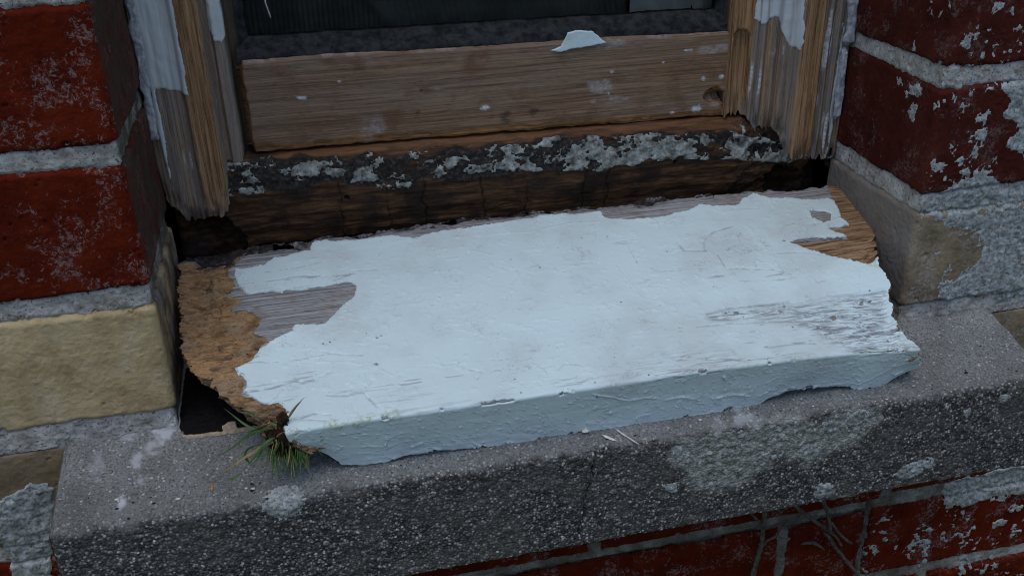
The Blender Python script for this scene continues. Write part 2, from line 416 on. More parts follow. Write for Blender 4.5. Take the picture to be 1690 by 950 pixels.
ROOM = plain('room_wall', (.10, .10, .095), .9, .1, .2, 300, 0)
GROUND = plain('garden_ground', (.19, .215, .085), .95, .1, .5, 60, 8.)
def grass_material():
    M = Mat('grass_blade', .5, .3)
    M.color(M.ramp(M.noise(9, 3), [(.3, (.028, .06, .012)), (.55, (.06, .125, .028)), (.75, (.12, .17, .05))]))
    M.b.inputs['Subsurface Weight'].default_value = 0.0
    return M.m
GRASS = grass_material()
DRYGRASS = plain('dry_grass_blade', (.26, .20, .09), .7, .15, .3, 6., .1)
def glass_material():
    M = Mat('window_glass', .03, .5)
    M.b.inputs['Transmission Weight'].default_value = 1.0; M.b.inputs['IOR'].default_value = 1.46
    M.color((.85, .9, .88)); return M.m
GLASS = glass_material()
def outer_wall_material():
    M = Mat('far_brickwork', .85, .2)
    b = M.n('ShaderNodeTexBrick'); b.inputs['Scale'].default_value = 1.
    b.inputs['Brick Width'].default_value = 226; b.inputs['Row Height'].default_value = 75; b.inputs['Mortar Size'].default_value = 5.5
    sp = M.n('ShaderNodeSeparateXYZ'); M.l(M.co, sp.inputs[0]); cb = M.n('ShaderNodeCombineXYZ')
    M.l(sp.outputs[0], cb.inputs[0]); M.l(M.math('ADD', sp.outputs[2], 5.5), cb.inputs[1]); M.l(cb.outputs[0], b.inputs['Vector'])
    b.inputs['Color1'].default_value = (.085, .013, .008, 1); b.inputs['Color2'].default_value = (.055, .012, .008, 1); b.inputs['Mortar'].default_value = (.24, .22, .18, 1)
    c = M.mix(M.ss(M.noise(12, 5), .5, .7, 0, .5), b.outputs['Color'], (.04, .016, .011)); c = M.mix(M.ss(M.noise(3, 6, .75), .6, .72, 0, .5), c, (.3, .27, .25)); M.color(c)
    M.bump(M.math('MULTIPLY', b.outputs['Fac'], -1), 4., 1.); M.bump(M.noise(4, 4), 1., .8); return M.m
OUTER = outer_wall_material()

# ----------------------------------------------------------------- ground
def flat(name, x0, x1, y0, y1, z, mat):
    P = np.zeros((2, 2, 3)); P[0, :, 0] = x0; P[1, :, 0] = x1; P[:, 0, 1] = y0; P[:, 1, 1] = y1; P[..., 2] = z
    return build(name, [(P, None, 0, {})], [mat])
g = flat('ground', -40000, 40000, -60000, 30000, -800, GROUND); g['kind'] = 'structure'

# ----------------------------------------------------------------- brick wall
wall = thing('brick_wall', 'weathered red and yellow brick wall with lime mortar round the window', 'wall')

def bricks_field(u, z, rects, seed):
    """height field of bricks and mortar. rects: (u0,u1,z0,z1). returns height, mortar/brick mask height, index of brick"""
    sdb = np.full(u.shape, -1e3); bi = np.full(u.shape, -1)
    wob = fbm(u, z, 28, 3, seed + 1) * 1.0 + fbm(u, z, 6, 4, seed + 2, .65) * .75 - 2.2 * sstep(.45, .9, fbm(u, z, 11, 4, seed + 9, .6))
    for i, (u0, u1, z0, z1) in enumerate(rects):
        s = np.minimum(np.minimum(u - u0, u1 - u), np.minimum(z - z0, z1 - z)) + wob
        k = s > sdb; sdb = np.where(k, s, sdb); bi = np.where(k, i, bi)
    r = 2.8; t = np.clip(1 - sdb / r, 0, 1)
    hb = -r * (1 - np.sqrt(1 - t * t)) + .6 * fbm(u, z, 38, 3, seed + 3) + .16 * fbm(u, z, 5, 4, seed + 4) + .16 * fbm(u, z, 1.7, 2, seed + 5)
    pits = fbm(u, z, 5, 3, seed + 6); hb -= .9 * sstep(.98, 1.15, pits)
    hm = -1.7 + .65 * fbm(u, z, 14, 3, seed + 7) + .55 * fbm(u, z, 2.6, 4, seed + 8, .65)
    hm = np.where(sdb < -1.5, hm, hm - .8 * sstep(-1.5, 0, sdb))
    return hb, hm, sdb, bi

def pier_path(u):
    r = 4.5; a = np.clip((u + r) / (2 * r), 0, 1) * (math.pi / 2)
    x = np.where(u < -r, u, np.where(u > r, 0, -r + r * np.sin(a)))
    y = np.where(u < -r, 0, np.where(u > r, u, r - r * np.cos(a)))
    return x, y, np.sin(a), -np.cos(a)

def face_or(mask):
    return mask[:-1, :-1] | mask[1:, :-1] | mask[1:, 1:] | mask[:-1, 1:]

def make_pier(seed, mirror, mats, rects, plast, label, lichen_sd, step=.72, lichen_label=None):
    u = np.arange(-190, 103.01, step); z = np.arange(-13.5, 292, step)
    U, Z = np.meshgrid(u, z, indexing='ij')
    x, y, nx, ny = pier_path(U)
    hb, hm, sdb, bi = bricks_field(U, Z, rects, seed)
    X = W - x if mirror else x; NX = -nx if mirror else nx
    N0 = np.stack([NX, ny, np.zeros_like(U)], -1)
    P0 = np.stack([X, y, Z], -1); P = P0 + N0 * hb[..., None]; PM = P0 + N0 * hm[..., None]
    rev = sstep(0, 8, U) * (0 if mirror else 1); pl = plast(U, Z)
    at = {'rev': rev, 'plas': pl}
    fb = face_or(sdb > 0); fm = face_or(sdb < 3.)
    bif = np.maximum(np.maximum(bi[:-1, :-1], bi[1:, 1:]), 0)
    pcs = [(P, fb & (np.array([r[4] for r in MATIDX[seed]])[bif] == k), k, at) for k in range(len(mats))]
    pier = build('brick_pier', pcs, mats, wall); pier['label'] = label
    build('mortar', [(PM, fm, 0, at)], [MORTAR], pier)
    P = P0 + N0 * np.maximum(np.where(sdb > 0, hb, -9), hm)[..., None]
    if lichen_sd is not None:
        sd = lichen_sd(U, Z); sd = np.where(sd > 0, np.minimum(sd, 7 * (.30 + .30 * sstep(-14, -60, U) * sstep(70, 45, Z) + .3 * (Z > 62) - fbm(U, Z, 6, 5, seed + 33, .68))), sd)
        th = .35 + .5 * np.clip(fbm(U, Z, 3.2, 4, seed + 30, .65), -.5, 1) + .25 * fbm(U, Z, 1.6, 2, seed + 31)
        lo = build('lichen', [coat_piece(P, N0, sd, th, ramp=1.2)], [LICHEN], pier); lo['kind'] = 'stuff'
        if lichen_label: lo['label'] = lichen_label
    return pier
MATIDX = {}
left_rects = [(-400, 400, 0, 64), (-400, 400, 75, 139.5), (-400, 400, 150, 214), (-400, 400, 225, 289)]
MATIDX[100] = [(0, 0, 0, 0, 1), (0, 0, 0, 0, 0), (0, 0, 0, 0, 0), (0, 0, 0, 0, 0)]
def left_plaster(U, Z):
    q = fbm(U, Z * .5, 14, 4, 55)
    return sstep(4, 12, U) * sstep(90, 60, Z) * sstep(.05, .3, q) * .9
make_pier(100, False, [RED, YELLOW], left_rects, left_plaster, 'red bricks over a yellow one with chalky white specks, left of the window', None)

def right_u(x, y):                          # pixel -> (u, z) on the right pier
    p = on_y(x, y, 0)
    if p[0] >= W: return (W - p[0], p[2])
    p = on_plane(x, y, (1, 0, 0), W); return (p[1], p[2])
right_rects = [(-400, 400, 0, 62), (-400, 400, 75, 138), (-400, 400, 150, 214), (-400, 400, 225, 289)]
MATIDX[200] = [(0, 0, 0, 0, 1), (0, 0, 0, 0, 0), (0, 0, 0, 0, 0), (0, 0, 0, 0, 0)]
def blob_sd(U, Z, c, rx, rz): return (1 - np.sqrt(((U - c[0]) / rx) ** 2 + ((Z - c[1]) / rz) ** 2)) * min(rx, rz)
def right_lichen(U, Z):
    sd = np.full(U.shape, -50.)
    px2mm = .36
    for x, y, rx, ry in [(1537, 17, 11, 16), (1551, 24, 5, 7), (1568, 12, 4, 7), (1646, 15, 13, 14), (1510, 148, 15, 16), (1497, 155, 6, 7), (1484, 133, 5, 9),
                         (1504, 188, 10, 20), (1529, 182, 5, 6), (1546, 178, 7, 9), (1626, 193, 17, 20), (1621, 220, 13, 13), (1550, 278, 18, 15), (1597, 68, 9, 12), (1618, 60, 8, 13),
                         (1590, 175, 5, 8), (1582, 192, 5, 5), (1583, 225, 4, 6), (1574, 243, 7, 5), (1642, 263, 9, 10), (1608, 253, 7, 7), (1584, 264, 10, 8), (1508, 283, 8, 8),
                         (1552, 144, 8, 8), (1510, 76, 9, 12), (1655, 100, 16, 12), (1672, 20, 5, 10), (1683, 45, 8, 12), (1635, 148, 9, 7), (1600, 283, 16, 12), (1538, 272, 8, 9), (1690, 240, 14, 16)]:
        c = right_u(x, y); sd = np.maximum(sd, blob_sd(U, Z, c, rx * px2mm * .95, ry * px2mm * .8))
    for poly in ([(1512, 352), (1530, 335), (1548, 318), (1575, 300), (1600, 285), (1622, 268), (1640, 285), (1662, 305), (1700, 300), (1760, 300), (1760, 368), (1690, 372), (1640, 372), (1590, 385), (1560, 372), (1535, 362)],
                 [(1700, 120), (1655, 140), (1665, 165), (1650, 190), (1672, 215), (1660, 240), (1690, 260), (1760, 260), (1760, 120)],
                 [(1545, 485), (1555, 465), (1590, 448), (1612, 430), (1622, 405), (1610, 385), (1640, 365), (1665, 372), (1680, 420), (1690, 480), (1670, 492), (1648, 502), (1630, 488), (1600, 490), (1585, 500), (1560, 500)],
                 [(1640, 360), (1760, 330), (1760, 520), (1690, 500), (1672, 470), (1684, 430), (1662, 400)]):
        q = [right_u(*p) for p in poly]; sd = np.maximum(sd, poly_sd(U, Z, q))
    n = fbm(U, Z, 11, 6, 71, .74) * 5.2 + fbm(U, Z, 1.9, 3, 73) * 1.6 - 1.2
    small = (fbm(U, Z, 3.2, 3, 75) - .72) * 5 * sstep(10, -15, U) - .6 * sstep(-10, 20, U)
    q = fbm(U, Z, 26, 2, 77); small = np.where(q > .1, small, -1)
    return np.maximum(np.where(sd > -6, sd + n, -5), np.where(U < 20, small, -1))
make_pier(200, True, [DARK_RED, STAINED], right_rects, lambda U, Z: sstep(-2, 8, U) * sstep(66, 60, Z) * .75, 'dark red bricks over a yellow one with crusts of pale lichen, right of the window',
          right_lichen)

# wall face below the opening
def make_apron():
    st = .8
    u = np.arange(-190, 623.7, st); z = np.arange(-300, -13.0, st)
    U, Z = np.meshgrid(u, z, indexing='ij')
    rects = [(-400, -40, -75, -12), (480, 700, -75, -12),                       # course beside the stone sill
             (-400, 233, -155, -86), (243, 446, -155, -86), (455, 800, -151, -86),
             (-60, 138, -225, -165), (149, 371.5, -225, -165), (379, 436, -225, -166), (442, 800, -225, -163), (-400, -71, -225, -161),
             (-400, 250, -300, -236), (260, 490, -300, -236), (500, 800, -300, -236)]
    hb, hm, sdb, bi = bricks_field(U, Z, rects, 300)
    # open joint under the sill and a gap beside the short brick
    hm = hm - (5 * sstep(3.5, 0, np.abs(U - 439)) * (Z < -155) + 4. * sstep(-161, -164, Z) * (Z > -169) * (U < 436) * (U > -60))
    N0 = np.zeros(U.shape + (3,)); N0[..., 1] = -1
    P0 = np.stack([U, np.zeros_like(U), Z], -1); P = P0 + N0 * hb[..., None]; PM = P0 + N0 * hm[..., None]
    tone = np.array([2, 3, 0, 0, 0, 0, 0, 0, 0, 0, 0, 0, 0])
    fb = face_or(sdb > 0); fm = face_or(sdb < 3.)
    bif = np.maximum(np.maximum(bi[:-1, :-1], bi[1:, 1:]), 0); at = {'rev': 0 * U, 'plas': 0 * U}
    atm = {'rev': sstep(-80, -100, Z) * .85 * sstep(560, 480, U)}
    vis = ~((U[:-1, :-1] > -55) & (U[:-1, :-1] < 496) & (Z[:-1, :-1] > -83))     # the stone sill sits here
    ap = build('brickwork_apron', [(P, vis & fb & (tone[bif] == k), k, at) for k in range(4)], [RED, YELLOW, BROWN, STAINED], wall)
    ap['label'] = 'dark red bricks below the stone sill'
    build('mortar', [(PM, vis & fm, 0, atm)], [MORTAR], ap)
    P = P0 + N0 * np.maximum(np.where(sdb > 0, hb, -9), hm)[..., None]
    sd = np.full(U.shape, -50.)
    for poly in ([(-30, 850), (5, 830), (25, 805), (50, 795), (88, 793), (88, 990), (30, 990), (20, 925), (5, 895), (-30, 880)],
                 [(1560, 800), (1600, 785), (1640, 775), (1690, 765), (1760, 750), (1760, 800), (1690, 812), (1650, 820), (1560, 838)]):
        sd = np.maximum(sd, poly_sd(U, Z, [tuple(on_y(*p, 0)[[0, 2]]) for p in poly]))
    sd = np.where(sd > -8, sd + fbm(U, Z, 9, 4, 81, .6) * 3 + fbm(U, Z, 2, 2, 82) * .8, -5)
    cl = fbm(U, Z, 30, 2, 84); sm = (fbm(U, Z, 6, 4, 83, .65) - .42) * 6
    sm = np.where((U > 440) & (Z < -165) & (cl > -.25), sm, -1.)
    sd = np.maximum(sd, sm)
    th = .8 + .7 * np.clip(fbm(U, Z, 5, 3, 85), -.6, 1) + .4 * fbm(U, Z, 1.7, 2, 86)
    build('lichen', [coat_piece(P, N0, sd, th, ramp=1.2)], [LICHEN], ap)['kind'] = 'stuff'
make_apron()
# the rest of the wall, out of the photograph
def box_piece(x0, x1, y0, y1, z0, z1, mi=0):
    out = []
    c = np.array([[[[x, y, z] for z in (z0, z1)] for y in (y0, y1)] for x in (x0, x1)], float)
    for f in (c[0], c[1], c[:, 0], c[:, 1], c[:, :, 0], c[:, :, 1]): out.append((f, None, mi, {}))
    return out
ow = []
ow += box_piece(-3000, -189, 1.5, 330, -800, 3500) + box_piece(W + 189, 3400, 1.5, 330, -800, 3500)
ow += box_piece(-189, W + 189, 1.5, 330, -800, -298) + box_piece(-189, W + 189, 1.5, 330, 900, 3500)
ow += box_piece(-189, 0, 1.5, 103, 291, 900) + box_piece(W, W + 189, 1.5, 103, 291, 900)
build('outer_brickwork', ow, [OUTER], wall, smooth=False)

# unseen wall added behind the camera to keep low sky off the board front
gw = thing('sky_block_wall', 'unseen brick wall added opposite the window to block the low sky', 'wall', (0, -1700, -800))
build('masonry', box_piece(-6000, 6000, -1920, -1700, -800, 500), [OUTER], gw, smooth=False)
build('coping', box_piece(-6000, 6000, -1950, -1670, 503, 560), [MORTAR], gw, smooth=False)

# ----------------------------------------------------------------- stone sill
def make_stone():
    st = .75; x0, x1 = -61., 502.
    k = math.sqrt(1 + ST_S ** 2)
    zf = ST_Z - ST_S * ST_D
    pts = [(98, ST_Z + ST_S * 98), (-ST_D, zf), (-ST_D, zf - 65), (20, zf - 65)]
    s, q = smooth_path(pts, st, 2.2)
    s = s - (98 + ST_D) * k
    x = np.arange(x0, x1 + .01, st)
    X, S = np.meshgrid(x, s, indexing='ij')
    P = np.stack([X, np.broadcast_to(q[:, 0], X.shape), np.broadcast_to(q[:, 1], X.shape)], -1)
    N = normals(P, False)
    if N[len(x) // 2, 10, 2] < 0: N = -N
    fr = sstep(-1.2 , 1.4, S + fbm(X, S, 6, 3, 401) * 1.1)
    frc = np.clip(sstep(-3.5, 3.5, S + fbm(X, S, 8, 5, 415, .65) * 3.2) + .35 * sstep(-22, 2, S + 12 * fbm(X, S, 14, 4, 416, .6)) * (S < 0), 0, 1)
    h = fr * (.55 * fbm(X, S, 2.2, 3, 402) + .35 * fbm(X, S, 9, 3, 403)) + (1 - fr) * (.3 * fbm(X, S, 25, 3, 404) + .10 * fbm(X, S, 2, 2, 405))
    h -= 1.6 * sstep(5, 0, np.abs(S)) * sstep(.25, .8, fbm(X, S * .6, 9, 3, 406)) + .5 * sstep(4, 0, np.abs(S)) * (1 + fbm(X, S, 3, 2, 411))
    crack = line_d(X, S, [on_stone(*p) for p in zoomed(650, 600, 2.714, [(912, 372), (905, 420), (888, 480), (900, 510), (870, 560), (852, 620), (856, 680), (825, 750), (812, 810)])])
    h -= 2.2 * sstep(1.1, .1, crack + .3 * fbm(X, S, 3, 2, 407))
    for ex in (x0, x1): h -= 3 * sstep(4, 0, np.abs(X - ex) + .8 * fbm(X, S, 5, 2, 408))
    P = P + N * h[..., None]
    pale = np.zeros_like(X)
    for px, py, r, a in [(268, 705, 22, .8), (285, 690, 18, .9), (250, 735, 12, .5), (200, 828, 7, .9), (225, 760, 10, .6), (160, 765, 14, .25), (235, 792, 8, .5), (1228, 692, 22, .75), (1190, 700, 14, .35), (1313, 703, 6, .3), (215, 712, 14, .4), (175, 700, 12, .35)]:
        c = on_stone(px, py); d = np.hypot(X - c[0], (S - c[1]) * .55) / (r * .3)
        pale = np.maximum(pale, a * sstep(1.25, .35, d + .6 * fbm(X, S, 3.5, 4, 409)))
    lich = sstep(-3, 5, poly_sd(X, S, [on_stone(*p) for p in zoomed(1130, 600, 2.714, [(-80, 400), (0, 325), (300, 270), (600, 245), (890, 190), (890, 250), (800, 340), (680, 375), (560, 440), (450, 410), (340, 475), (220, 560), (60, 560), (-60, 480)])])
                + 5 * fbm(X, S, 12, 4, 410))
    P2 = np.concatenate([np.broadcast_to(P[:1].mean(axis=1, keepdims=True), P[:1].shape), P[:1], P, P[-1:], np.broadcast_to(P[-1:].mean(axis=1, keepdims=True), P[:1].shape)])
    pad = lambda a: np.concatenate([a[:1], a[:1], a, a[-1:], a[-1:]])
    o = build('stone_sill', [(P2, None, 0, {'front': pad(frc), 'pale': pad(pale), 'lich': pad(lich)})], [STONE], None)
    tag(o, 'grey cast stone window sill, blackened gritty front edge, cracked in the middle', 'window sill')
    # crusts
    def crust(polys, blobs, seed, lab=None):
        sd = np.full(X.shape, -50.)
        for poly in polys: sd = np.maximum(sd, poly_sd(X, S, [on_stone(*p) for p in poly]))
        for (px, py, rx, ry) in blobs:
            c = on_stone(px, py); sd = np.maximum(sd, blob_sd(X, S, c, rx * .3, ry * .36))
        sd = np.where(sd > -5, sd + 2.2 * fbm(X, S, 5, 5, seed, .7) + 1.0 * fbm(X, S, 1.5, 2, seed + 1) - .5, -5)
        th = .45 + .75 * fbm(X, S, 3.0, 4, seed + 2, .7)
        i0, i1 = np.where((sd > -1).any(axis=1))[0][[0, -1]]; j0, j1 = np.where((sd > -1).any(axis=0))[0][[0, -1]]
        w = (slice(max(i0 - 3, 0), i1 + 4), slice(max(j0 - 3, 0), j1 + 4))
        lo = build('lichen', [coat_piece(P[w], N[w], sd[w], th[w], ramp=1.5)], [LICHEN], o)
        if lab: lo['label'] = lab
    crust([zoomed(330, 580, 3.167, [(310, 825), (340, 760), (390, 700), (460, 692), (520, 712), (550, 770), (540, 820), (490, 865), (420, 872), (350, 850)])], [], 420, 'round pale lichen patch over the front edge')
    for b_ in [(1362, 808, 24, 17), (1505, 777, 34, 18), (1530, 765, 16, 14), (1108, 803, 18, 11), (1595, 680, 10, 9), (1530, 700, 8, 5), (1565, 672, 9, 6), (1660, 655, 14, 9), (1420, 684, 30, 10), (1370, 700, 22, 9), (1280, 752, 20, 7), (1335, 745, 24, 9), (1120, 745, 14, 12)]: crust([], [b_], 430)
    return o
make_stone()

# ----------------------------------------------------------------- window frame
frame = thing('window_frame', 'old wooden window frame, paint stripped to brown wood and rotten at the bottom', 'window', (W / 2, 100, 50))

def make_jamb(prof, zb_pts, xr, seed, bare_rng, white, mirror, label, groove=None):
    s, q = smooth_path(prof, .55, .7)
    zb = np.interp(q[:, 0], [a for a, b in zb_pts], [b for a, b in zb_pts])
    zr = np.r_[np.linspace(0, 1, 300)]
    Q0, T = np.meshgrid(q[:, 0], zr, indexing='ij'); Q1, _ = np.meshgrid(q[:, 1], zr, indexing='ij'); SS, _ = np.meshgrid(s, zr, indexing='ij')
    ZB = zb[:, None] + 2.2 * vn(SS / 1.6, SS * 0, seed) + 1.2 * vn(SS / 5, SS * 0, seed + 1)
    Z = ZB + (225 - ZB) * T
    Z = np.concatenate([Z, np.full((len(s), 1), 900.)], 1)
    Q0 = np.concatenate([Q0, Q0[:, -1:]], 1); Q1 = np.concatenate([Q1, Q1[:, -1:]], 1); SS = np.concatenate([SS, SS[:, -1:]], 1); ZB = np.concatenate([ZB, ZB[:, -1:]], 1)
    P = np.stack([Q0, Q1, Z], -1)
    N = normals(P)
    if N[:, 100, 1].sum() > 0: N = -N
    h = .35 * fbm(SS, Z * .05, 2.2, 3, seed + 2) + .25 * fbm(SS, Z, 20, 3, seed + 3) + .12 * fbm(SS, Z * .1, .9, 2, seed + 4)
    rag = sstep(16, 0, Z - ZB); h -= rag * (.8 + 1.2 * fbm(SS, Z * .25, 3.5, 3, seed + 5))
    if groove is not None: h -= groove(Q0, Z)
    P = P + N * h[..., None]
    bare = np.zeros_like(Z)
    for a, b, c in bare_rng: bare = np.maximum(bare, c * sstep(a - .8, a + .8, Q0) * sstep(b + .8, b - .8, Q0))
    grey = np.clip(1 - bare + 0 * Z, 0, 1); grey = np.clip(grey + .5 * sstep(25, 0, Z - ZB) * sstep(-.2, .4, fbm(SS, Z * .2, 6, 3, seed + 9)), 0, 1)
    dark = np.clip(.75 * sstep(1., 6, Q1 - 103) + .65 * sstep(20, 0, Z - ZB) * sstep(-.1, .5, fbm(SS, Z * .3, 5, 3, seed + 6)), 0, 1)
    ck = .9 * (1 - bare) * sstep(.35, .5, fbm(SS, Z * .06, 2.6, 4, seed + 7)) * sstep(0, .4, fbm(SS, Z, 30, 2, seed + 8)) * (Q1 < 103)
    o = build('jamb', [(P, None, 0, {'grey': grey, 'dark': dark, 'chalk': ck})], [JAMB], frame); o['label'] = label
    sd = white(Q0, Z, SS) + (1.2 * fbm(SS, Z * .3, 5, 4, seed + 10) + .2 * fbm(SS, Z, 1.5, 2, seed + 11))
    sd = np.where(Q1 < 106, sd, -5)
    build('paint', [coat_piece(P, N, sd, .55 + .15 * fbm(SS, Z, 5, 2, seed + 12), ramp=.6)], [OLDPAINT], o)
    return o
def lw(X, Z, S):
    a = np.minimum(np.minimum(X - 3.5, 24.3 - X), Z - np.interp(X, [4, 12, 16, 20, 24], [150, 149, 146, 146, 144]))
    b = np.minimum(np.minimum(X - 42, 49.5 - X), Z - np.interp(X, [42, 46, 50], [172, 169, 176]))
    c = np.minimum(np.minimum(X - 4.5, 7.0 - X), Z - 95)
    return np.maximum(np.maximum(a, b), np.minimum(c, 1.2))
make_jamb([(0, 150), (0, 98.5), (6, 96.5), (21, 97.5), (23, 95.5), (35, 95.5), (37, 98), (38.5, 104), (41, 104), (42.5, 101), (48, 103), (49.5, 109), (50, 113), (56, 115), (56, 150)],
          [(0, 82), (3, 77), (12, 70), (22, 69), (32, 71), (36, 74), (40, 84), (50, 92), (56, 98)], None, 500, [(23.2, 36.5, 1.)], lw, False, 'paint worn off in a bare strip, lower end rotted away')
def rw(X, Z, S):
    a = np.minimum(np.minimum(X - 366.5, 397.3 - X), Z - np.interp(X, [366, 371, 375, 380, 386, 390, 397], [162, 158, 161, 163, 152, 144, 141]))
    b = np.minimum(np.minimum(X - 424, 428.5 - X), 2.0 - .02 * np.abs(Z - 118) * 2)
    return np.maximum(a, b - .6)
def rg(X, Z):
    dx = X - np.interp(Z, [98, 155], [361, 359]); dz = np.maximum(Z - 150, 0)
    d = np.hypot(dx, dz)
    return 6 * np.sqrt(np.clip(1 - (d / 5.5) ** 2, 0, 1))
make_jamb([(351, 150), (351, 113), (352.5, 106), (354, 101.5), (366, 99.5), (368.5, 98), (370, 100), (373, 97), (375.5, 99.5), (380, 96.5), (385, 99), (387.5, 97), (396, 97), (398.5, 93), (412, 93), (414, 97), (417, 94.5), (419.5, 98), (423, 95), (427, 98), (430.5, 97.5), (W, 98), (W, 150)],
          [(351, 100), (366, 99), (371, 91), (386, 90), (391, 84), (396, 70), (414, 68), (416, 67), (427, 66), (429, 74), (434, 62)], None, 540,
          [(352, 366, 1.), (397.5, 412.5, .95), (375, 379, .55), (383, 386, .45)], rw, True, 'ridged moulding, paint worn off below a ragged edge', rg)

def make_rail():
    st = .6
    pts = [(118, 158.5), (113, 158), (107, 156.2), (105, 154.4), (105, 103.2), (106, 101), (118, 100.5)]
    s, q = smooth_path(pts, st, .8)
    x = np.arange(51.5, 357.2, st)
    X, S = np.meshgrid(x, s, indexing='ij')
    Z0 = np.broadcast_to(q[:, 1], X.shape); Y0 = np.broadcast_to(q[:, 0], X.shape)
    drop = (X - 51.5) / 305 * -4.5 + .6 * fbm(X, X * 0, 60, 2, 600)              # the rail runs slightly out of level
    P = np.stack([X, Y0, Z0 + drop + 1.8], -1); N = normals(P)
    if N[100, len(s) // 2, 1] > 0: N = -N
    Z = P[..., 2]
    h = .16 * fbm(X * .015, Z, 1.5, 3, 601) + .35 * fbm(X, Z, 40, 3, 602) + .12 * fbm(X * .3, Z, 2, 3, 603)
    # cove knot cut out at the right end
    c = on_y(1178, 158, 105)
    for cx, cz, rx, rz, dp in [(c[0], c[2], 7, 5.5, 6), (c[0] + 5.5, c[2] - 1.5, 5, 4.5, 4), (c[0] + 10, c[2] - 4, 5.5, 7, 3)]:
        d = np.hypot((X - cx) / rx, (Z - cz) / rz) + .12 * fbm(X, Z, 4, 2, 604); h -= dp * np.sqrt(np.clip(1 - d * d, 0, 1))
    e0 = 53.0 + .8 * fbm(Z, Z * 0, 10, 2, 605); h -= 5 * sstep(2.2, 0, X - e0) + 5 * sstep(1.8, 0, 355.8 - X)
    h -= 1.0 * sstep(4, 0, Z - (103.5 + drop + 1.8)) * (1 + fbm(X, Z, 12, 3, 606))
    P = P + N * h[..., None]
    grey = np.clip(.35 + .9 * fbm(X * .3, Z, 22, 3, 607) + .8 * sstep(143, 156, Z), 0, 1)
    grey *= sstep(0, -2.5, h + .9)*0 + sstep(-2.2, -.9, h)
    ck = np.zeros_like(X)
    for px, py, rx, ry in [(498, 162, 9, 3), (1190, 127, 5, 3), (1150, 180, 9, 5), (1137, 83, 8, 2), (800, 178, 7, 4), (1160, 130, 3, 3), (1110, 186, 5, 3), (560, 134, 3, 2), (1010, 118, 3, 2), (1095, 103, 3, 2), (1005, 155, 2, 2)]:
        cc = on_y(px, py, 105); ck = np.maximum(ck, sstep(1.2, .7, np.hypot((X - cc[0]) / (rx * .38), (Z - cc[2]) / (ry * .42)) + .5 * fbm(X, Z, 2, 3, 608)))
    ck = np.maximum(ck, .3 * sstep(3.5, .3, np.abs(Z - (157 + drop + 1.8))) * sstep(.2, .6, fbm(X * .6, Z, 8, 5, 609, .65)))
    ck = np.maximum(ck, .35 * sstep(.25, .7, fbm(X * .5, Z, 9, 4, 610)) * sstep(.0, .5, fbm(X, Z, 45, 2, 611)))
    dark = np.zeros_like(X)
    for px, py, r in [(835, 195, 10), (880, 187, 8), (812, 190, 5), (690, 185, 5), (695, 150, 3)]:
        cc = on_y(px, py, 105); dark = np.maximum(dark, .6 * sstep(1.3, .3, np.hypot(X - cc[0], Z - cc[2]) / (r * .38) + .7 * fbm(X * .5, Z, 3, 3, 612)))
    dark = np.maximum(dark, .85 * sstep(2, 0, X - 52.5))
    rust = np.clip(.95 * sstep(4.5, 2.0, Z - (103 + drop + 1.8) + 1.2 * fbm(X * .3, Z, 12, 3, 614)) + sstep(-1.6, -3.0, h) + .9 * sstep(4.2, 2.4, X - 51.5 + .6 * fbm(Z, X * 0, 8, 2, 615)), 0, 1)
    o = build('bottom_rail', [(P, None, 0, {'grey': grey, 'dark': dark, 'chalk': ck, 'rust': rust})], [RAIL], frame)
    o['label'] = 'flat stripped rail of brown pine with a gouged knot'
    xf = np.arange(232, 276, .4); zf_ = np.arange(140, 170, .4); X, Z = np.meshgrid(xf, zf_, indexing='ij')
    P = np.stack([X, 104.3 - .12 * np.clip(Z - 156, 0, 20) + .25 * fbm(X, Z, 9, 3, 616), Z], -1); N = np.zeros_like(P); N[..., 1] = -1
    sd = poly_sd(X, Z, [tuple(on_y(a, b, 104.)[[0, 2]]) for a, b in zoomed(850, 0, 2.375, [(140, 198), (180, 182), (205, 128), (235, 121), (300, 119), (330, 145), (356, 168), (300, 180), (210, 195), (180, 205)])]) + .3 * fbm(X, Z, 3, 3, 613)
    fl = build('paint_flake', [coat_piece(P, N, sd, .8, ramp=.5, lift=.2)], [PAINT], o)
    fl['label'] = 'white paint patch left on the top edge'
    # putty against the glass
    st = .7; s, q = smooth_path([(121, 167.5), (117.5, 166.8), (108.5, 159.5), (107.2, 156.6), (107.5, 154)], st, .8)
    x = np.arange(53, 353, st); X, S = np.meshgrid(x, s, indexing='ij')
    drop = (X - 51.5) / 305 * -4.5
    P = np.stack([X, np.broadcast_to(q[:, 0], X.shape), np.broadcast_to(q[:, 1], X.shape) + drop + 2.6], -1); N = normals(P)
    if N[100, 5, 2] < 0: N = -N
    h = .6 * fbm(X, S, 18, 4, 620) + .22 * fbm(X, S, 2.5, 3, 621) - 1.3 * sstep(.35, .7, fbm(X * .4, S, 7, 4, 622))
    P = P + N * h[..., None]
    build('putty', [(P, None, 0, {})], [PUTTY], frame)
    for xa, xb, sg in [(55.5, 60.5, 1), (351.5, 347, -1)]:                       # putty up the sides of the pane
        z = np.arange(160, 260, .9); t = np.linspace(0, 1, 12)
        T, Z = np.meshgrid(t, z, indexing='ij')
        P = np.stack([xa + (xb - xa) * T + .5 * fbm(T * 6, Z, 4, 3, 623), 112.5 + 6.5 * T + .7 * fbm(T * 6, Z, 5, 3, 624), Z], -1)
        build('putty', [(P, None, 0, {})], [PUTTY], frame)
make_rail()
gl = build('glass_pane', box_piece(50, 357, 118, 121, 150, 900), [GLASS], frame, smooth=False)

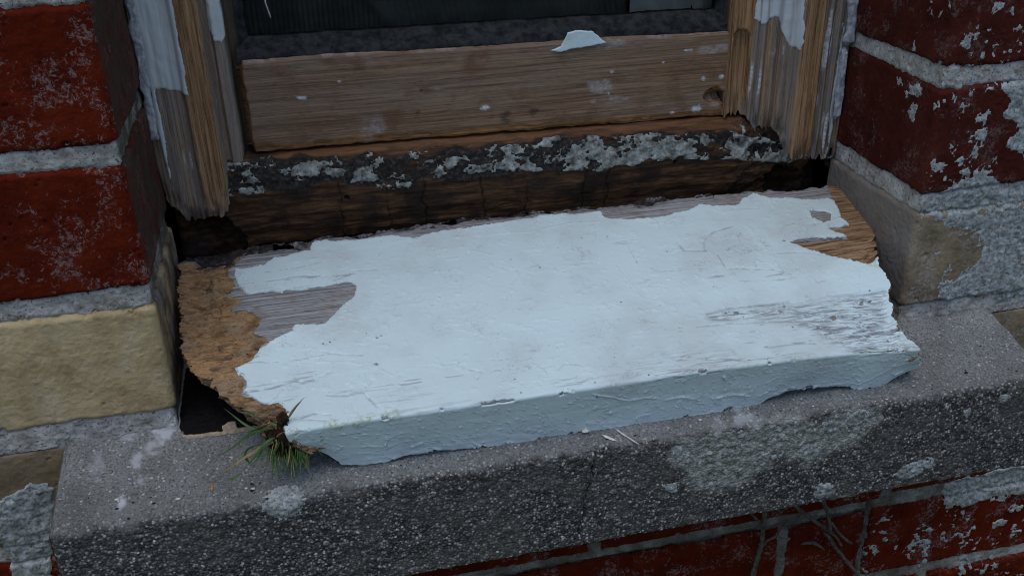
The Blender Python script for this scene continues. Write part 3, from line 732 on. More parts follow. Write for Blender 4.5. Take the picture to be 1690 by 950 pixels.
def make_frame_sill():
    st = .6
    pts = [(125, 104), (106, 102.2), (103, 100), (100.5, 93), (99.5, 78), (101, 60), (104, 44), (120, 40)]
    s, q = smooth_path(pts, st, 1.2)
    x = np.arange(24, 433, st)
    X, S = np.meshgrid(x, s, indexing='ij')
    Y0 = np.broadcast_to(q[:, 0], X.shape); Z0 = np.broadcast_to(q[:, 1], X.shape)
    P = np.stack([X, Y0, Z0 - (X - 51) / 305 * 4.5], -1); N = normals(P)
    if N[100, len(s) // 2, 1] > 0: N = -N
    Z = P[..., 2]
    px = lambda a, b: tuple(on_y(a, b, 100)[[0, 2]])
    band_u = np.interp(X, *zip(*[px(*p) for p in [(330, 285), (400, 270), (470, 262), (560, 260), (700, 252), (760, 245), (860, 236), (960, 225), (1080, 222), (1200, 217), (1280, 235)]]))
    band_l = np.interp(X, *zip(*[px(*p) for p in [(330, 325), (420, 318), (500, 312), (560, 304), (640, 312), (700, 300), (780, 296), (870, 286), (960, 282), (1050, 272), (1100, 262), (1200, 262), (1280, 270)]]))
    n = 2.2 * fbm(X, Z, 10, 4, 640)
    band = np.minimum(band_u - Z, Z - band_l) + n
    sq = sstep(97, 104, Z + (X - 51) / 305 * 4.5)
    h = .5 * fbm(X * .12, Z, 4, 4, 641) + .8 * fbm(X, Z, 22, 4, 642) + sstep(-1, 2, band) * (.9 * fbm(X, Z, 5, 4, 643, .6)) - .6 * sstep(2, -4, Z - band_l) * (1 + fbm(X, Z, 14, 4, 644))
    # cross cracks of the decayed wood
    for px_, jit in [(700, 1), (798, 2), (965, 3), (560, 4), (1003, 5), (870, 6), (640, 7)]:
        c = px(px_, 320)[0]; w = 1.2 * fbm(Z, Z * 0, 8, 2, 645 + jit)
        h -= 1.3 * sstep(.9, .1, np.abs(X - c - w)) * sstep(3, -1, Z - band_l)
    # right end: lumpy decayed block
    blk = sstep(352, 364, X); h += blk * (2.2 * fbm(X, Z, 11, 4, 652, .6) - 1.)
    for a, b, r in [(1245, 195, 9), (1252, 250, 10), (1262, 225, 6), (1225, 240, 6), (573, 327, 4), (1115, 268, 4)]:
        c = px(a, b); h -= 3.5 * np.sqrt(np.clip(1 - (np.hypot(X - c[0], Z - c[1]) / (r * .4)) ** 2, 0, 1))
    P = P + N * h[..., None]
    holes = np.maximum(poly_sd(X, Z, [px(*p) for p in [(240, 300), (330, 300), (366, 325), (374, 352), (384, 372), (404, 392), (410, 460), (240, 460)]]),
                       poly_sd(X, Z, [px(*p) for p in [(1268, 290), (1290, 275), (1307, 279), (1324, 284), (1333, 264), (1350, 252), (1362, 262), (1372, 285), (1374, 340), (1268, 345)]]))
    holes = holes + 3.6 * fbm(X, Z * 1.3, 16, 5, 646, .6)
    mask = ~face_or(holes > 0)
    mould = np.clip(sstep(-1.5, 2.5, band) * sstep(.75, .25, fbm(X * .7, Z, 12, 4, 655, .6)), 0, 1)
    clean = sstep(0, 1.2, Z - band_u - n) * sstep(60, 70, X) * sstep(370, 355, X) * .9
    plast = blk * .16 * sstep(.0, .5, fbm(X, Z, 15, 3, 648)) * sstep(62, 75, Z)
    o = build('lower_sill', [(P, mask, 0, {'mould': mould, 'clean': clean, 'plast': plast})], [ROTSILL], frame)
    o['label'] = 'rotten brown timber with a band of flaking grey paint'
    f = fbm(X * .6, Z, 7.5, 6, 649, .74) - .30 + .34 * sstep(150, 270, X)
    sd = np.minimum((f - .05) * 5, band * 1.2)
    for a, b, rx, ry in [(743, 271, 19, 10), (659, 305, 19, 8), (1160, 230, 14, 9), (1050, 255, 30, 12), (410, 312, 22, 5), (600, 290, 26, 12), (505, 282, 40, 11), (870, 276, 15, 10), (980, 252, 28, 8)]:
        c = px(a, b); sd = np.maximum(sd, blob_sd(X, Z, c, rx * .38, ry * .42) + 2.6 * fbm(X, Z, 5, 5, 650, .7) - .9)
    sd = np.where(holes > -1, -3, sd)
    sd2 = blk * (fbm(X, Z, 6, 4, 653, .6) - .6) * 5 - 2 * (1 - blk)
    sd = np.maximum(sd, np.where((Z > 66) & (Z < 92) & (holes < -2), sd2, -3))
    th = .5 + .9 * np.clip(fbm(X, Z, 6, 3, 651), 0, 1)
    build('flaking_paint', [coat_piece(P, N, sd, th, ramp=.5, lift=.25)], [FLAKE], o)
    # decayed wood deep inside the holes
    u = np.linspace(2, 432, 260); v = np.linspace(10, 112, 70); U, V = np.meshgrid(u, v, indexing='ij')
    Pc = np.stack([U, 119 + 6 * fbm(U, V, 18, 4, 660, .6), V], -1)
    build('rotten_core', [(Pc, None, 0, {'mould': 0 * U})], [ROTSILL], frame)
make_frame_sill()

def make_sealant():
    def strip(pts, w, seed, y0, lab):
        z = np.arange(min(p[1] for p in pts), max(p[1] for p in pts), .6); t = np.linspace(-1, 1, 24)
        T, Z = np.meshgrid(t, z, indexing='ij')
        cx = np.interp(Z, [p[1] for p in pts], [p[0] for p in pts]); ww = w * (1 + .35 * fbm(Z, Z * 0, 9, 3, seed))
        ends = sstep(0, 3, Z - z[0]) * sstep(0, 3, z[-1] - Z)
        ww = ww * (.5 + .5 * ends)
        P = np.stack([cx + T * ww + .7 * fbm(Z, Z * 0, 12, 3, seed + 1), y0 - 3.2 * np.sqrt(np.clip(1 - T ** 4, 0, 1)) + 3 * (1 - ends) + .5 * fbm(T * 4, Z, 4, 4, seed + 2), Z], -1)
        o = build('sealant_strip', [(P, None, 0, {})], [SEAL], frame); o['label'] = lab
    strip([(429.5, 92), (429.8, 140)], 2.3, 700, 97, 'short loose strip of pale sealant beside the jamb')
    strip([(431, 141), (430.5, 260)], 3.2, 710, 97, 'pale sealant between jamb and brick')
    strip([(1.5, 118), (2., 150), (3.2, 180), (3.5, 260)], 2.8, 720, 98.5, 'cracked sealant between brick and painted jamb')
make_sealant()

# room behind the window
rm = build('room', box_piece(-900, 1300, 151, 2600, -800, 1700)[1:2] + box_piece(-900, 1300, 151, 2600, -800, 1700)[0:1] + box_piece(-900, 1300, 151, 2600, -800, 1700)[3:], [ROOM], smooth=False)
rm['kind'] = 'structure'
def make_curtain():
    x = np.arange(30, 300, 1.0); z = np.arange(90, 700, 3.0)
    X, Z = np.meshgrid(x, z, indexing='ij')
    fold = X - 90 - (232 - Z) * .85                                              # a fold running down to the right
    near = sstep(7, 3, np.abs(fold))
    rib = np.where(fold < 0, np.sin(X * 2 * math.pi / 3.0), np.where(X < 140, np.sin(Z * 2 * math.pi / 4.2), np.sin((X * .93 + Z * .2) * 2 * math.pi / 3.4)))
    P = np.stack([X, 175 + 9 * np.sin(X / 38.) - 1.1 * rib * (1 - near) - 3 * near - 8 * sstep(0, 60, fold) * 0, Z], -1)
    o = build('curtain', [(P, None, 0, {})], [CURTAIN]); tag(o, 'dark ribbed cloth hanging behind the window pane', 'curtain')
    x = np.arange(292, 352, 1.5); X, Z = np.meshgrid(x, z, indexing='ij')
    P = np.stack([X + 6, 158 + 5 * np.sin(X / 9.) + 2 * np.sin(X / 3.3 + Z / 90), Z], -1)
    t = thing('curtain', 'pale white cloth with thin plant stems, behind the right end of the pane', 'curtain', (320, 158, 90))
    build('cloth', [(P, None, 0, {})], [NET], t)
    for a, b in [((1068, 38), (1082, 14)), ((1076, 30), (1090, 24)), ((1120, 42), (1132, 5)), ((1128, 25), (1124, 0)), ((1160, 40), (1158, 0))]:
        p = on_y(*a, 150.); q = on_y(*b, 150.)
        tube('printed_stem', [p, q], [.8, .5], STEMINK, t)

# ----------------------------------------------------------------- tubes and blades
def tube_piece(pts, rad, seed=0, nseg=8, wob=.0):
    p = np.array(pts, float); L = np.r_[0, np.cumsum(np.linalg.norm(np.diff(p, axis=0), axis=1))]
    n = max(4, int(L[-1] / 1.2)); s = np.linspace(0, L[-1], n)
    c = np.stack([np.interp(s, L, p[:, i]) for i in range(3)], 1)
    k = max(1, n // (len(p) * 3))
    if len(p) > 2 and k > 1:
        cc = np.pad(c, ((k, k), (0, 0)), mode='reflect', reflect_type='odd')
        c = np.stack([np.convolve(cc[:, i], np.ones(2 * k + 1) / (2 * k + 1), 'valid') for i in range(3)], 1)
    r = np.interp(s, L, np.interp(np.linspace(0, 1, len(p)), np.linspace(0, 1, len(rad)), rad))
    r = r * (1 + wob * vn(s / 3, s * 0, seed))
    r[0] *= .3; r[-1] *= .3
    t = np.gradient(c, axis=0); t /= np.linalg.norm(t, axis=1, keepdims=True) + 1e-9
    ref = np.array([.2, -1., .13]); a = np.cross(t, ref); a /= np.linalg.norm(a, axis=1, keepdims=True) + 1e-9; b = np.cross(t, a)
    th = np.linspace(0, 2 * math.pi, nseg + 1)
    P = c[:, None] + r[:, None, None] * (np.cos(th)[None, :, None] * a[:, None] + np.sin(th)[None, :, None] * b[:, None])
    return (P, None, 0, {})
def tube(name, pts, rad, mat, parent=None, seed=0, wob=0.): return build(name, [tube_piece(pts, rad, seed, 8, wob)], [mat], parent)
make_curtain()

# ----------------------------------------------------------------- the loose rotten sill board
Z2 = lambda pts: zoomed(250, 330, 2.375, pts)
Z3 = lambda pts: zoomed(750, 300, 2.375, pts)
Z4 = lambda pts: zoomed(1130, 280, 2.375, pts)
def make_board():
    st = .55
    back = 152.0
    yb = BT_Y + back / BT_L; zb = BT_Z + BT_S * back / BT_L
    bb = -19.5
    pts = [(yb + 6, zb - 22), (yb, zb), (BT_Y, BT_Z), (BT_Y + BT_K * BF, BT_Z - BF), (yb + 6, zb - 28)]
    s, q = smooth_path(pts, st, 1.3)
    s0 = math.hypot(6, 22) + back
    s = s - s0                                                                    # 0 at the front nose
    left_px = [(294, 433), (294, 480), (295, 520), (298, 560), (305, 588), (318, 601), (344, 608), (350, 622), (364, 642), (389, 663), (418, 676), (440, 694)]
    lp = sorted([(a[1], a[0]) for a in [on_board(*p) for p in left_px]])
    lp = [(-400, lp[0][1])] + lp + sorted((b, a) for a, b in [on_front(*p)[[0, 2]] * np.array([1, -1]) + np.array([0, BT_Z]) for p in [(468, 708), (470, 724), (486, 734), (500, 739), (513, 752), (526, 757), (557, 766)]]) + [(60, 90), (400, 40)]
    right_px = Z4([(640, 58), (665, 85), (700, 140), (720, 185), (735, 240), (742, 330), (762, 380), (790, 420), (800, 470), (812, 530), (840, 590), (872, 655), (895, 695)])
    rp = sorted([(a[1], a[0]) for a in [on_board(*p) for p in right_px]])
    rp = [(-400, 432)] + [q_ for q_ in rp if q_[0] < -4] + [(0, 411.5), (12, 414), (31, 417), (60, 414), (400, 425)]
    left = np.interp(s, *zip(*lp)) + 1.6 * np.abs(vn(s / 5.5, s * 0, 800)) + .8 * vn(s / 2.2, s * 0, 801) + .5 * vn(s / .9, s * 0, 802)
    right = np.interp(s, *zip(*rp)) + 1.1 * vn(s / 2.6, s * 0, 803) + .6 * vn(s / 1.1, s * 0, 804)
    nx = int(440 / st)
    U = np.linspace(0, 1, nx)[:, None] * np.ones((1, len(s)))
    X = left[None] + (right - left)[None] * U
    S = np.broadcast_to(s, X.shape)
    P = np.stack([X, np.broadcast_to(q[:, 0], X.shape), np.broadcast_to(q[:, 1], X.shape)], -1)
    # back edge, wavering
    bk_px = [(294, 433), (313, 431), (338, 437), (376, 431), (406, 416), (452, 411), (503, 406), (524, 397), (578, 390), (640, 381), (700, 372), (750, 366), (830, 358), (910, 350), (1003, 341), (1070, 335), (1129, 326), (1238, 316), (1310, 311), (1366, 305), (1399, 305)]
    bb_ = [on_board(*p) for p in bk_px]
    bs = -np.interp(X, [b[0] for b in bb_], [b[1] for b in bb_]) + 1.2 * fbm(X, X * 0, 9, 4, 807)
    fac = np.where(S < 0, np.minimum(bs, 152.) / back, 1.)
    Sn = np.where(S < -back, S, S * fac); ds = np.where(S < -back, (1 - bs.clip(0, 152) / back) * back, Sn - S)
    P[..., 1] -= ds / BT_L * (S < 0); P[..., 2] -= ds / BT_L * BT_S * (S < 0)
    Sg = S; S = Sn; BK = np.minimum(bs, 152.)
    # front edge sinks towards the right end; ragged lower edge
    dropx = np.interp(X, [40, 60, 90, 300, 350, 380, 405, 430], [1.5, .5, 0, .6, 2.5, 4.5, 7, 9]) + .35 * fbm(X, X * 0, 22, 3, 805)
    P[..., 2] -= dropx * sstep(-70, 0, S) * (S < BF + 60) * np.where(S > 0, np.clip(1 - S / BF, 0, 1), 1)
    foot_px = [(500, 738), (513, 752), (526, 757), (557, 766), (598, 766), (639, 760), (665, 750), (724, 742), (834, 731), (867, 729), (900, 720), (982, 709), (1055, 698), (1204, 675), (1252, 666), (1263, 659), (1299, 646), (1336, 640), (1388, 636), (1403, 636), (1410, 642), (1425, 642), (1450, 637), (1480, 620), (1515, 607)]
    foot = [on_front(*p) for p in foot_px]
    zfoot = np.interp(X, [f[0] for f in foot], [f[2] for f in foot]) + .5 * fbm(X, X * 0, 5, 3, 806)
    lift = (zfoot - (BT_Z - BF))
    P[..., 2] += lift * sstep(8, BF, S)
    N = normals(P)
    if N[nx // 2, np.argmin(np.abs(s + 60)), 2] < 0: N = -N
    # ---- regions, drawn on the board's own surface
    pm = lambda L: [on_board(*p) for p in L]
    n1 = .9 * fbm(X, S, 8, 4, 810, .6) + .45 * fbm(X, S, 1.8, 3, 811)
    top_edge = Z2([(330, 270), (380, 265), (440, 260), (480, 225), (560, 215), (620, 200), (640, 168), (780, 158), (850, 150), (940, 142), (1030, 152), (1080, 135), (1200, 118)]) + \
        Z3([(145, 168), (290, 143), (420, 128), (572, 118), (580, 140), (640, 148), (740, 150), (850, 130), (930, 110), (970, 92), (1000, 98), (1110, 90), (1130, 65), (1170, 50), (1240, 65)]) + \
        Z4([(430, 115), (480, 120), (560, 115), (585, 125), (605, 160), (612, 188), (640, 215), (610, 228), (566, 234), (600, 246), (640, 262), (560, 268), (470, 268), (408, 284), (470, 308), (520, 322), (600, 347), (650, 357), (700, 372)])
    left_edge = Z2([(325, 300), (345, 345), (370, 372), (420, 368), (460, 360), (510, 364), (520, 350), (580, 356), (620, 350), (680, 342), (720, 330), (780, 324), (804, 340), (800, 382), (760, 405), (720, 450), (700, 470), (670, 488), (620, 486), (560, 490), (550, 515), (490, 545), (430, 580), (415, 600), (410, 620), (370, 640), (330, 660), (340, 685), (370, 705), (358, 750), (400, 765), (420, 776), (460, 800), (512, 793), (525, 840), (518, 880)])
    poly = pm(top_edge) + [(460, -86), (470, 40), (70, 40), (66, 16), (60, 9), (57, 3)] + pm(left_edge[::-1])
    sdp = poly_sd(X, S, poly)
    bare2 = poly_sd(X, S, pm(Z4([(485, 162), (520, 165), (570, 172), (572, 200), (545, 205), (512, 195), (492, 185)])))
    bare3 = poly_sd(X, S, pm(Z4([(120, 338), (160, 388), (270, 390), (350, 385), (355, 402), (310, 415), (270, 402), (170, 395)]))) - .5
    edge_w = sstep(-.1, .5, fbm(X * .6, S, 16, 3, 872)) * sstep(11, 2, np.abs(sdp))
    chips = np.maximum(edge_w, .9 * sstep(-4, 4, poly_sd(X, S, pm(Z4([(90, 560), (480, 510), (790, 460), (890, 700), (560, 660), (250, 590)])))) )
    sdp = np.where((sdp > 0) & (S < 0), np.minimum(sdp, 8 * (1.02 - .36 * chips - fbm(X * .45, S, 3.4, 4, 873, .6))), sdp)
    sdp = np.where(sdp > 0, np.minimum(sdp, 6 * (1.35 - .62 * sstep(2.6, .4, np.abs(S - .2)) - fbm(X * .5, S, 5, 4, 876, .6))), sdp)
    sdp = np.where(sdp > 0, np.minimum(sdp, 6 * (1.3 - .7 * sstep(BF - 5, BF, S) - fbm(X * .5, S, 5, 4, 877, .6))), sdp)
    sdp = np.minimum(sdp, -bare2)
    sdp = np.minimum(sdp + np.clip(n1, -1.2, 1.2) * sstep(12, 3, np.abs(sdp)), zfoot * 0 + 50)
    rotp = pm(Z2([(60, 200), (105, 245), (150, 240), (210, 256), (300, 232), (375, 205), (392, 210), (335, 240), (296, 290), (335, 340), (300, 375), (372, 388), (298, 432), (395, 436), (432, 470), (404, 520), (458, 545), (430, 582), (415, 622), (332, 662), (372, 712), (358, 752), (425, 778), (515, 800), (520, 900), (430, 1000), (60, 1000)]))
    sdr = poly_sd(X, S, rotp) + 1.3 * fbm(X * .6, S, 7, 4, 812, .62) + .5 * fbm(X * .5, S, 1.8, 2, 813)
    brp = pm(Z4([(555, 30), (560, 62), (580, 122), (605, 160), (610, 188), (640, 215), (566, 234), (600, 246), (640, 262), (560, 268), (408, 284), (470, 308), (600, 347), (700, 372), (765, 385), (800, 300), (740, 60)]))
    sdb = poly_sd(X, S, brp) + .5 * fbm(X * .3, S, 3, 4, 814)
    split = poly_sd(X, S, pm(Z4([(405, 284), (520, 268), (640, 255), (745, 240), (760, 385), (700, 372), (600, 347), (500, 318)])))
    wornp = pm(Z4([(90, 560), (200, 535), (480, 510), (560, 490), (790, 460), (815, 560), (870, 650), (890, 700), (700, 715), (560, 660), (480, 625), (400, 600), (250, 590), (100, 600)]))
    sdw = poly_sd(X, S, wornp) + 3 * fbm(X * .3, S, 8, 3, 815)
    worn = sstep(-3, 6, sdw)
    # second faint worn zone along the front of the top
    worn2 = .35 * sstep(-24, -8, S) * (S < 1) * sstep(.0, .6, fbm(X * .4, S, 16, 3, 816))
    topm = (S < -1) & (S > -back - 1)
    # ---- relief of the wood
    h = .25 * fbm(X, S, 45, 3, 817) + .22 * fbm(X * .05, S, 1.6, 3, 818) * sstep(3, -1, sdp)
    fib = .8 * fbm(X * .11, S, 2.4, 5, 819, .7) + .5 * np.abs(fbm(X * .22, S * .8, 8, 4, 820, .65)) + .45 * np.floor(2.5 * fbm(X * .3, S, 11, 3, 871)) / 2.5
    rot = sstep(0, 1.0, sdr)
    h -= rot * (.7 + 2.6 * sstep(0, 16, sdr) + 1.5 * sstep(16, 40, sdr) - 3.4 * fib) * sstep(6, -2, S)
    cube = np.maximum(sstep(.045, .005, np.abs(fbm(X, S * .45, 17, 3, 878))) * sstep(-.1, .3, fbm(X, S, 14, 3, 880)), .9 * sstep(.06, .01, np.abs(fbm(X * .16, S, 7, 3, 879)))) * rot
    h -= 1.5 * cube
    br = sstep(0, .8, sdb)
    h -= br * (.6 + .5 * fbm(X * .15, S, 5, 3, 821))
    h -= sstep(0, 2.5, split) * (1.0 + 1.9 * np.abs(fbm(X * .05, S, 3.4, 4, 822)) + 1.3 * sstep(2, 9, split))
    h -= worn * (.5 + 1.1 * np.abs(fbm(X * .05, S, 7, 4, 823)) - .22 * fbm(X * .07, S, 1.5, 3, 824)) * sstep(8, 0, S)
    h -= 2.0 * sstep(5, 0, sdw) * 0 + 1.2 * sstep(370, 425, X) * worn
    # back edge: crumbling
    bk = sstep(8, -2, S + BK)
    h -= bk * (.7 + 1.8 * fbm(X * .4, S, 7, 4, 825, .6))
    P = P + N * h[..., None]
    Pb = P.copy()
    wav = sstep(14, 2, -S - back + 16)
    Pb[..., 1] += bk * 3 * fbm(X, S * 0, 14, 3, 826)
    P = Pb
    N = normals(P)
    if N[nx // 2, np.argmin(np.abs(s + 60)), 2] < 0: N = -N
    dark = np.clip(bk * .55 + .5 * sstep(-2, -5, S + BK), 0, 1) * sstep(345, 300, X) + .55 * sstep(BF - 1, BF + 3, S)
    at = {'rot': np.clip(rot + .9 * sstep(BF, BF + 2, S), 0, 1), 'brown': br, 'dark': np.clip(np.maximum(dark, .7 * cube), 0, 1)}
    # ---- ends of the plank: broken faces going down
    def cap(col, sgn, seed, under, k=16):
        base = P[col].copy(); cols = []
        vec = np.zeros_like(base)
        # travel from the surface point to the mid plane of the plank
        mid = base.copy()
        topz = BT_Z + BT_S * (base[:, 1] - BT_Y) - BF * .5
        mid[:, 2] = np.clip(topz, base[:, 2].min(), base[:, 2].max())
        for i in range(1, k + 1):
            t = i / k
            c = base * (1 - t) + mid * t
            c[:, 0] += sgn * (1.6 * vn(s / 1.7 + i * .1, s * 0 + i * .9, seed) + 1.0 * vn(s / .7, s * 0 + i * .5, seed + 1) + 2.2 * t * vn(s / 6, s * 0 + i * .25, seed + 2) + under * t)
            cols.append(c)
        return np.stack(cols)
    c0 = cap(0, 1, 830, 9.)[::-1]; c1 = cap(-1, -1, 840, 3.)
    Pfull = np.concatenate([c0, P, c1])
    def padat(a, va=None):
        return np.concatenate([np.full((16, len(s)), a[0:1] if va is None else va), a, np.full((16, len(s)), a[-1:] if va is None else va)])
    A = {'rot': np.concatenate([np.full((16, len(s)), .35), at['rot'], np.full((16, len(s)), .2)]),
         'brown': np.concatenate([np.full((16, len(s)), .9), br, np.full((16, len(s)), .7)]),
         'dark': np.concatenate([np.full((16, len(s)), .05), at['dark'], np.full((16, len(s)), .05)])}
    t = thing('sill_board', 'loose wooden sill board with peeling white paint and broken rotten ends', 'board', (220, 20, -5))
    build('plank', [(Pfull, None, 0, A)], [PLANK], t)
    # ---- paint skin
    ph = .55 + .07 * fbm(X, S, 14, 2, 850) + .025 * fbm(X, S, 3, 2, 851)
    ph = ph + .16 * sstep(.0, .12, fbm(X * .7, S, 38, 4, 852))
    crack = np.zeros_like(X)
    # older layers: step lines and lifted edges
    def groove(pxs, w, d, dk=0., z=None):
        nonlocal ph, crack
        q_ = pm(pxs); dd = line_d(X, S, q_) + .35 * fbm(X, S, 2.5, 3, 853)
        if d < 0: d = d * .55; w = w * .8
        g = sstep(w, w * .25, dd); ph = ph - d * g; crack = np.maximum(crack, dk * g)
    groove(Z3([(885, 255), (900, 275), (985, 275), (975, 240), (990, 215), (1020, 200), (1085, 180)]), .9, .45, .55)
    groove(Z3([(680, 255), (715, 320)]), .5, .2, .5); groove(Z3([(1030, 290), (1065, 345), (1140, 345), (1250, 350)]), .7, .35, .5)
    groove(Z3([(765, 340), (800, 355), (890, 352)]), .5, .2, .5)
    groove(Z3([(630, 335), (690, 400), (730, 455), (800, 475)]), .8, -.35, .05)
    groove(Z3([(80, 275), (145, 292)]), .8, -.5, .1); groove(Z3([(230, 350), (260, 355), (225, 405)]), .7, .3, .35); groove(Z3([(260, 350), (330, 330)]), .6, .25, .3)
    groove(Z3([(60, 740), (105, 745), (90, 775)]), .9, .4, .35); groove(Z3([(240, 740), (300, 715), (350, 740), (375, 790)]), .8, -.4, .1); groove(Z3([(405, 740), (430, 715), (500, 720)]), .8, .3, .3)
    groove(Z3([(1090, 110), (1200, 108)]), .6, .25, .3); groove(Z3([(1275, 200), (1290, 175), (1330, 165)]), .8, .35, .3)
    groove(Z2([(600, 630), (660, 640), (780, 640), (890, 665), (960, 700), (975, 760), (965, 830)]), 1., -.4, .05)
    groove(Z2([(665, 595), (740, 610), (830, 612)]), .8, .35, .3); groove(Z2([(365, 750), (470, 738), (560, 712), (640, 712)]), 1.0, .6, .8); groove(Z2([(660, 700), (705, 675)]), .8, .4, .7)
    groove(Z2([(690, 770), (760, 770), (830, 755), (885, 815)]), .9, .5, .5); groove(Z2([(715, 318), (760, 300), (785, 280), (885, 276)]), .8, .45, .45)
    groove(Z2([(585, 855), (640, 838), (700, 845)]), .9, .5, .6); groove(Z2([(560, 860), (700, 868)]), .6, .3, .4)
    groove(Z3([(0, 222), (200, 205), (300, 200), (450, 165), (570, 160)]), .8, -.45, .1)
    groove(Z3([(990, 520), (1080, 495), (1330, 470)]), 1.0, .5, .5); groove(Z3([(950, 572), (1080, 555), (1330, 540)]), .9, .4, .4); groove(Z4([(480, 510), (560, 490), (700, 480), (790, 462)]), 1.0, .6, .3)
    groove(Z4([(280, 545), (400, 540), (520, 560), (660, 560), (800, 565)]), .9, .5, .5); groove(Z4([(500, 640), (600, 625), (700, 620), (840, 590)]), .8, .5, .5)
    groove(Z4([(350, 330), (460, 325), (560, 340)]), .8, .4, .3); groove(Z4([(490, 425), (520, 448), (545, 440)]), 1.1, -.9, .25); groove(Z4([(250, 640), (285, 630), (310, 645)]), 1.1, -.9, .3)
    # wrinkles on the front face
    ZF = lambda pts: zoomed(650, 600, 2.714, pts)
    groove(ZF([(890, 128), (960, 140), (1050, 158), (1130, 145), (1190, 148)]), .9, -.7); groove(ZF([(1210, 152), (1290, 138), (1370, 150)]), .9, -.7)
    groove(ZF([(1430, 170), (1450, 140), (1510, 118)]), .8, -.6); groove(zoomed(330, 580, 3.167, [(700, 535), (740, 505), (740, 495)]), .7, -.6)
    groove(zoomed(330, 580, 3.167, [(850, 490), (960, 490), (990, 450), (1020, 432), (1050, 428)]), .7, -.6); groove(zoomed(330, 580, 3.167, [(1110, 500), (1160, 480)]), 1.1, -1.)
    groove(Z4([(560, 860), (640, 842), (800, 760), (880, 730)]), .8, -.5); groove(Z4([(150, 805), (158, 815)]), 1.4, -1.3); groove(Z4([(820, 800), (840, 800)]), 1.3, -1.2)
    groove(Z4([(110, 885), (190, 868), (250, 872)]), .8, -.7)
    # brush marks and pimples on the front
    fr_ = sstep(0, 3, S)
    ph = ph + fr_ * (.05 * fbm(X * .06, S, 1.8, 3, 854)) + .3 * sstep(.70, .9, fbm(X, S * 1.3, 1.8, 2, 855)) * fr_ + .28 * sstep(.66, .85, fbm(X, S, 5, 2, 856)) * (1 - fr_)
    ph = ph - worn * .25 * sstep(.1, .5, fbm(X * .08, S, 2.2, 4, 857))
    crack = np.clip(crack, 0, 1) * sstep(-.6, .3, fbm(X, S, 4, 3, 858) + .2)
    gc = sstep(.055, .012, np.abs(fbm(X * .07, S, 8, 4, 874, .6))) * sstep(.28, .7, fbm(X * .35, S, 24, 3, 875) + .35 * sstep(-40, -5, S) + .25 * sstep(120, 60, X) + .3 * worn) * (S < 2)
    ph = ph - .45 * gc; crack = np.maximum(crack, .7 * gc)
    curl = 1.0 * np.exp(-np.clip(sdp, 0, 50) / 1.6) * sstep(-.1, .5, fbm(X, S, 12, 3, 859))
    nose_wear = .5 * sstep(3.2, .5, np.abs(S + 1.0)) * sstep(.1, .6, fbm(X * .3, S, 9, 4, 860))
    algae = np.clip(sstep(5, 1, np.abs(S - .5 + 2 * fbm(X, S * 0, 10, 2, 861))) * (sstep(150, 90, X) + .35 * sstep(250, 330, X)) * sstep(-.2, .4, fbm(X, S, 8, 3, 862)) + .35 * fr_ * sstep(95, 60, X), 0, 1)
    sd2 = np.minimum(sdp, (BF + 1.0 - S) * 1.0)
    cp = coat_piece(P, N, sd2, ph + .25 + curl, ramp=.3, attrs={'worn': np.clip(worn + worn2 + nose_wear, 0, 1), 'crack': crack, 'algae': algae})
    build('paint_coat', [cp], [PAINT], t)
    return t
BOARD = make_board()

# ----------------------------------------------------------------- bitumen felt in the gap
def make_felt():
    poly = [on_sill(*p) for p in [(306, 610), (296, 700), (301, 722), (320, 722), (345, 718), (366, 716), (400, 710), (430, 706), (452, 640), (400, 600), (340, 590)]]
    pl = [(p[0], p[1]) for p in poly]
    x = np.arange(-2, 60, .6); y = np.arange(-14, 60, .6); X, Y = np.meshgrid(x, y, indexing='ij')
    sd = poly_sd(X, Y, pl) + .5 * fbm(X, Y, 5, 3, 900)
    h = .8 + 1.5 * sstep(0, 5, sd) + 2.2 * sstep(0, 30, sd) + .9 * fbm(X, Y, 11, 4, 901) * sstep(0, 4, sd) + .25 * fbm(X, Y, 2, 3, 902)
    P = np.stack([X, Y, ST_Z + ST_S * Y], -1); N = np.zeros_like(P); N[..., 2] = 1
    t = thing('felt_strip', 'scrap of black bitumen felt in the gap between brick and broken board', 'felt', (20, 15, -12))
    build('felt', [coat_piece(P, N, sd, h, ramp=1.0, lift=.3)], [FELT], t)
    rim = np.minimum(sd + .9, 1.2 - sd) + .3 * fbm(X, Y, 3, 3, 903); rim = np.where((Y < 3) & (X > .5), rim, -3)
    c = on_sill(381, 708); rim = np.maximum(rim, blob_sd(X, Y, (c[0], c[1]), 4.2, 4.0) + .8 * fbm(X, Y, 3, 3, 904))
    build('torn_edge', [coat_piece(P, N, rim, h * .7 + .9, ramp=.6, lift=.25)], [FELTRIM], t)
make_felt()

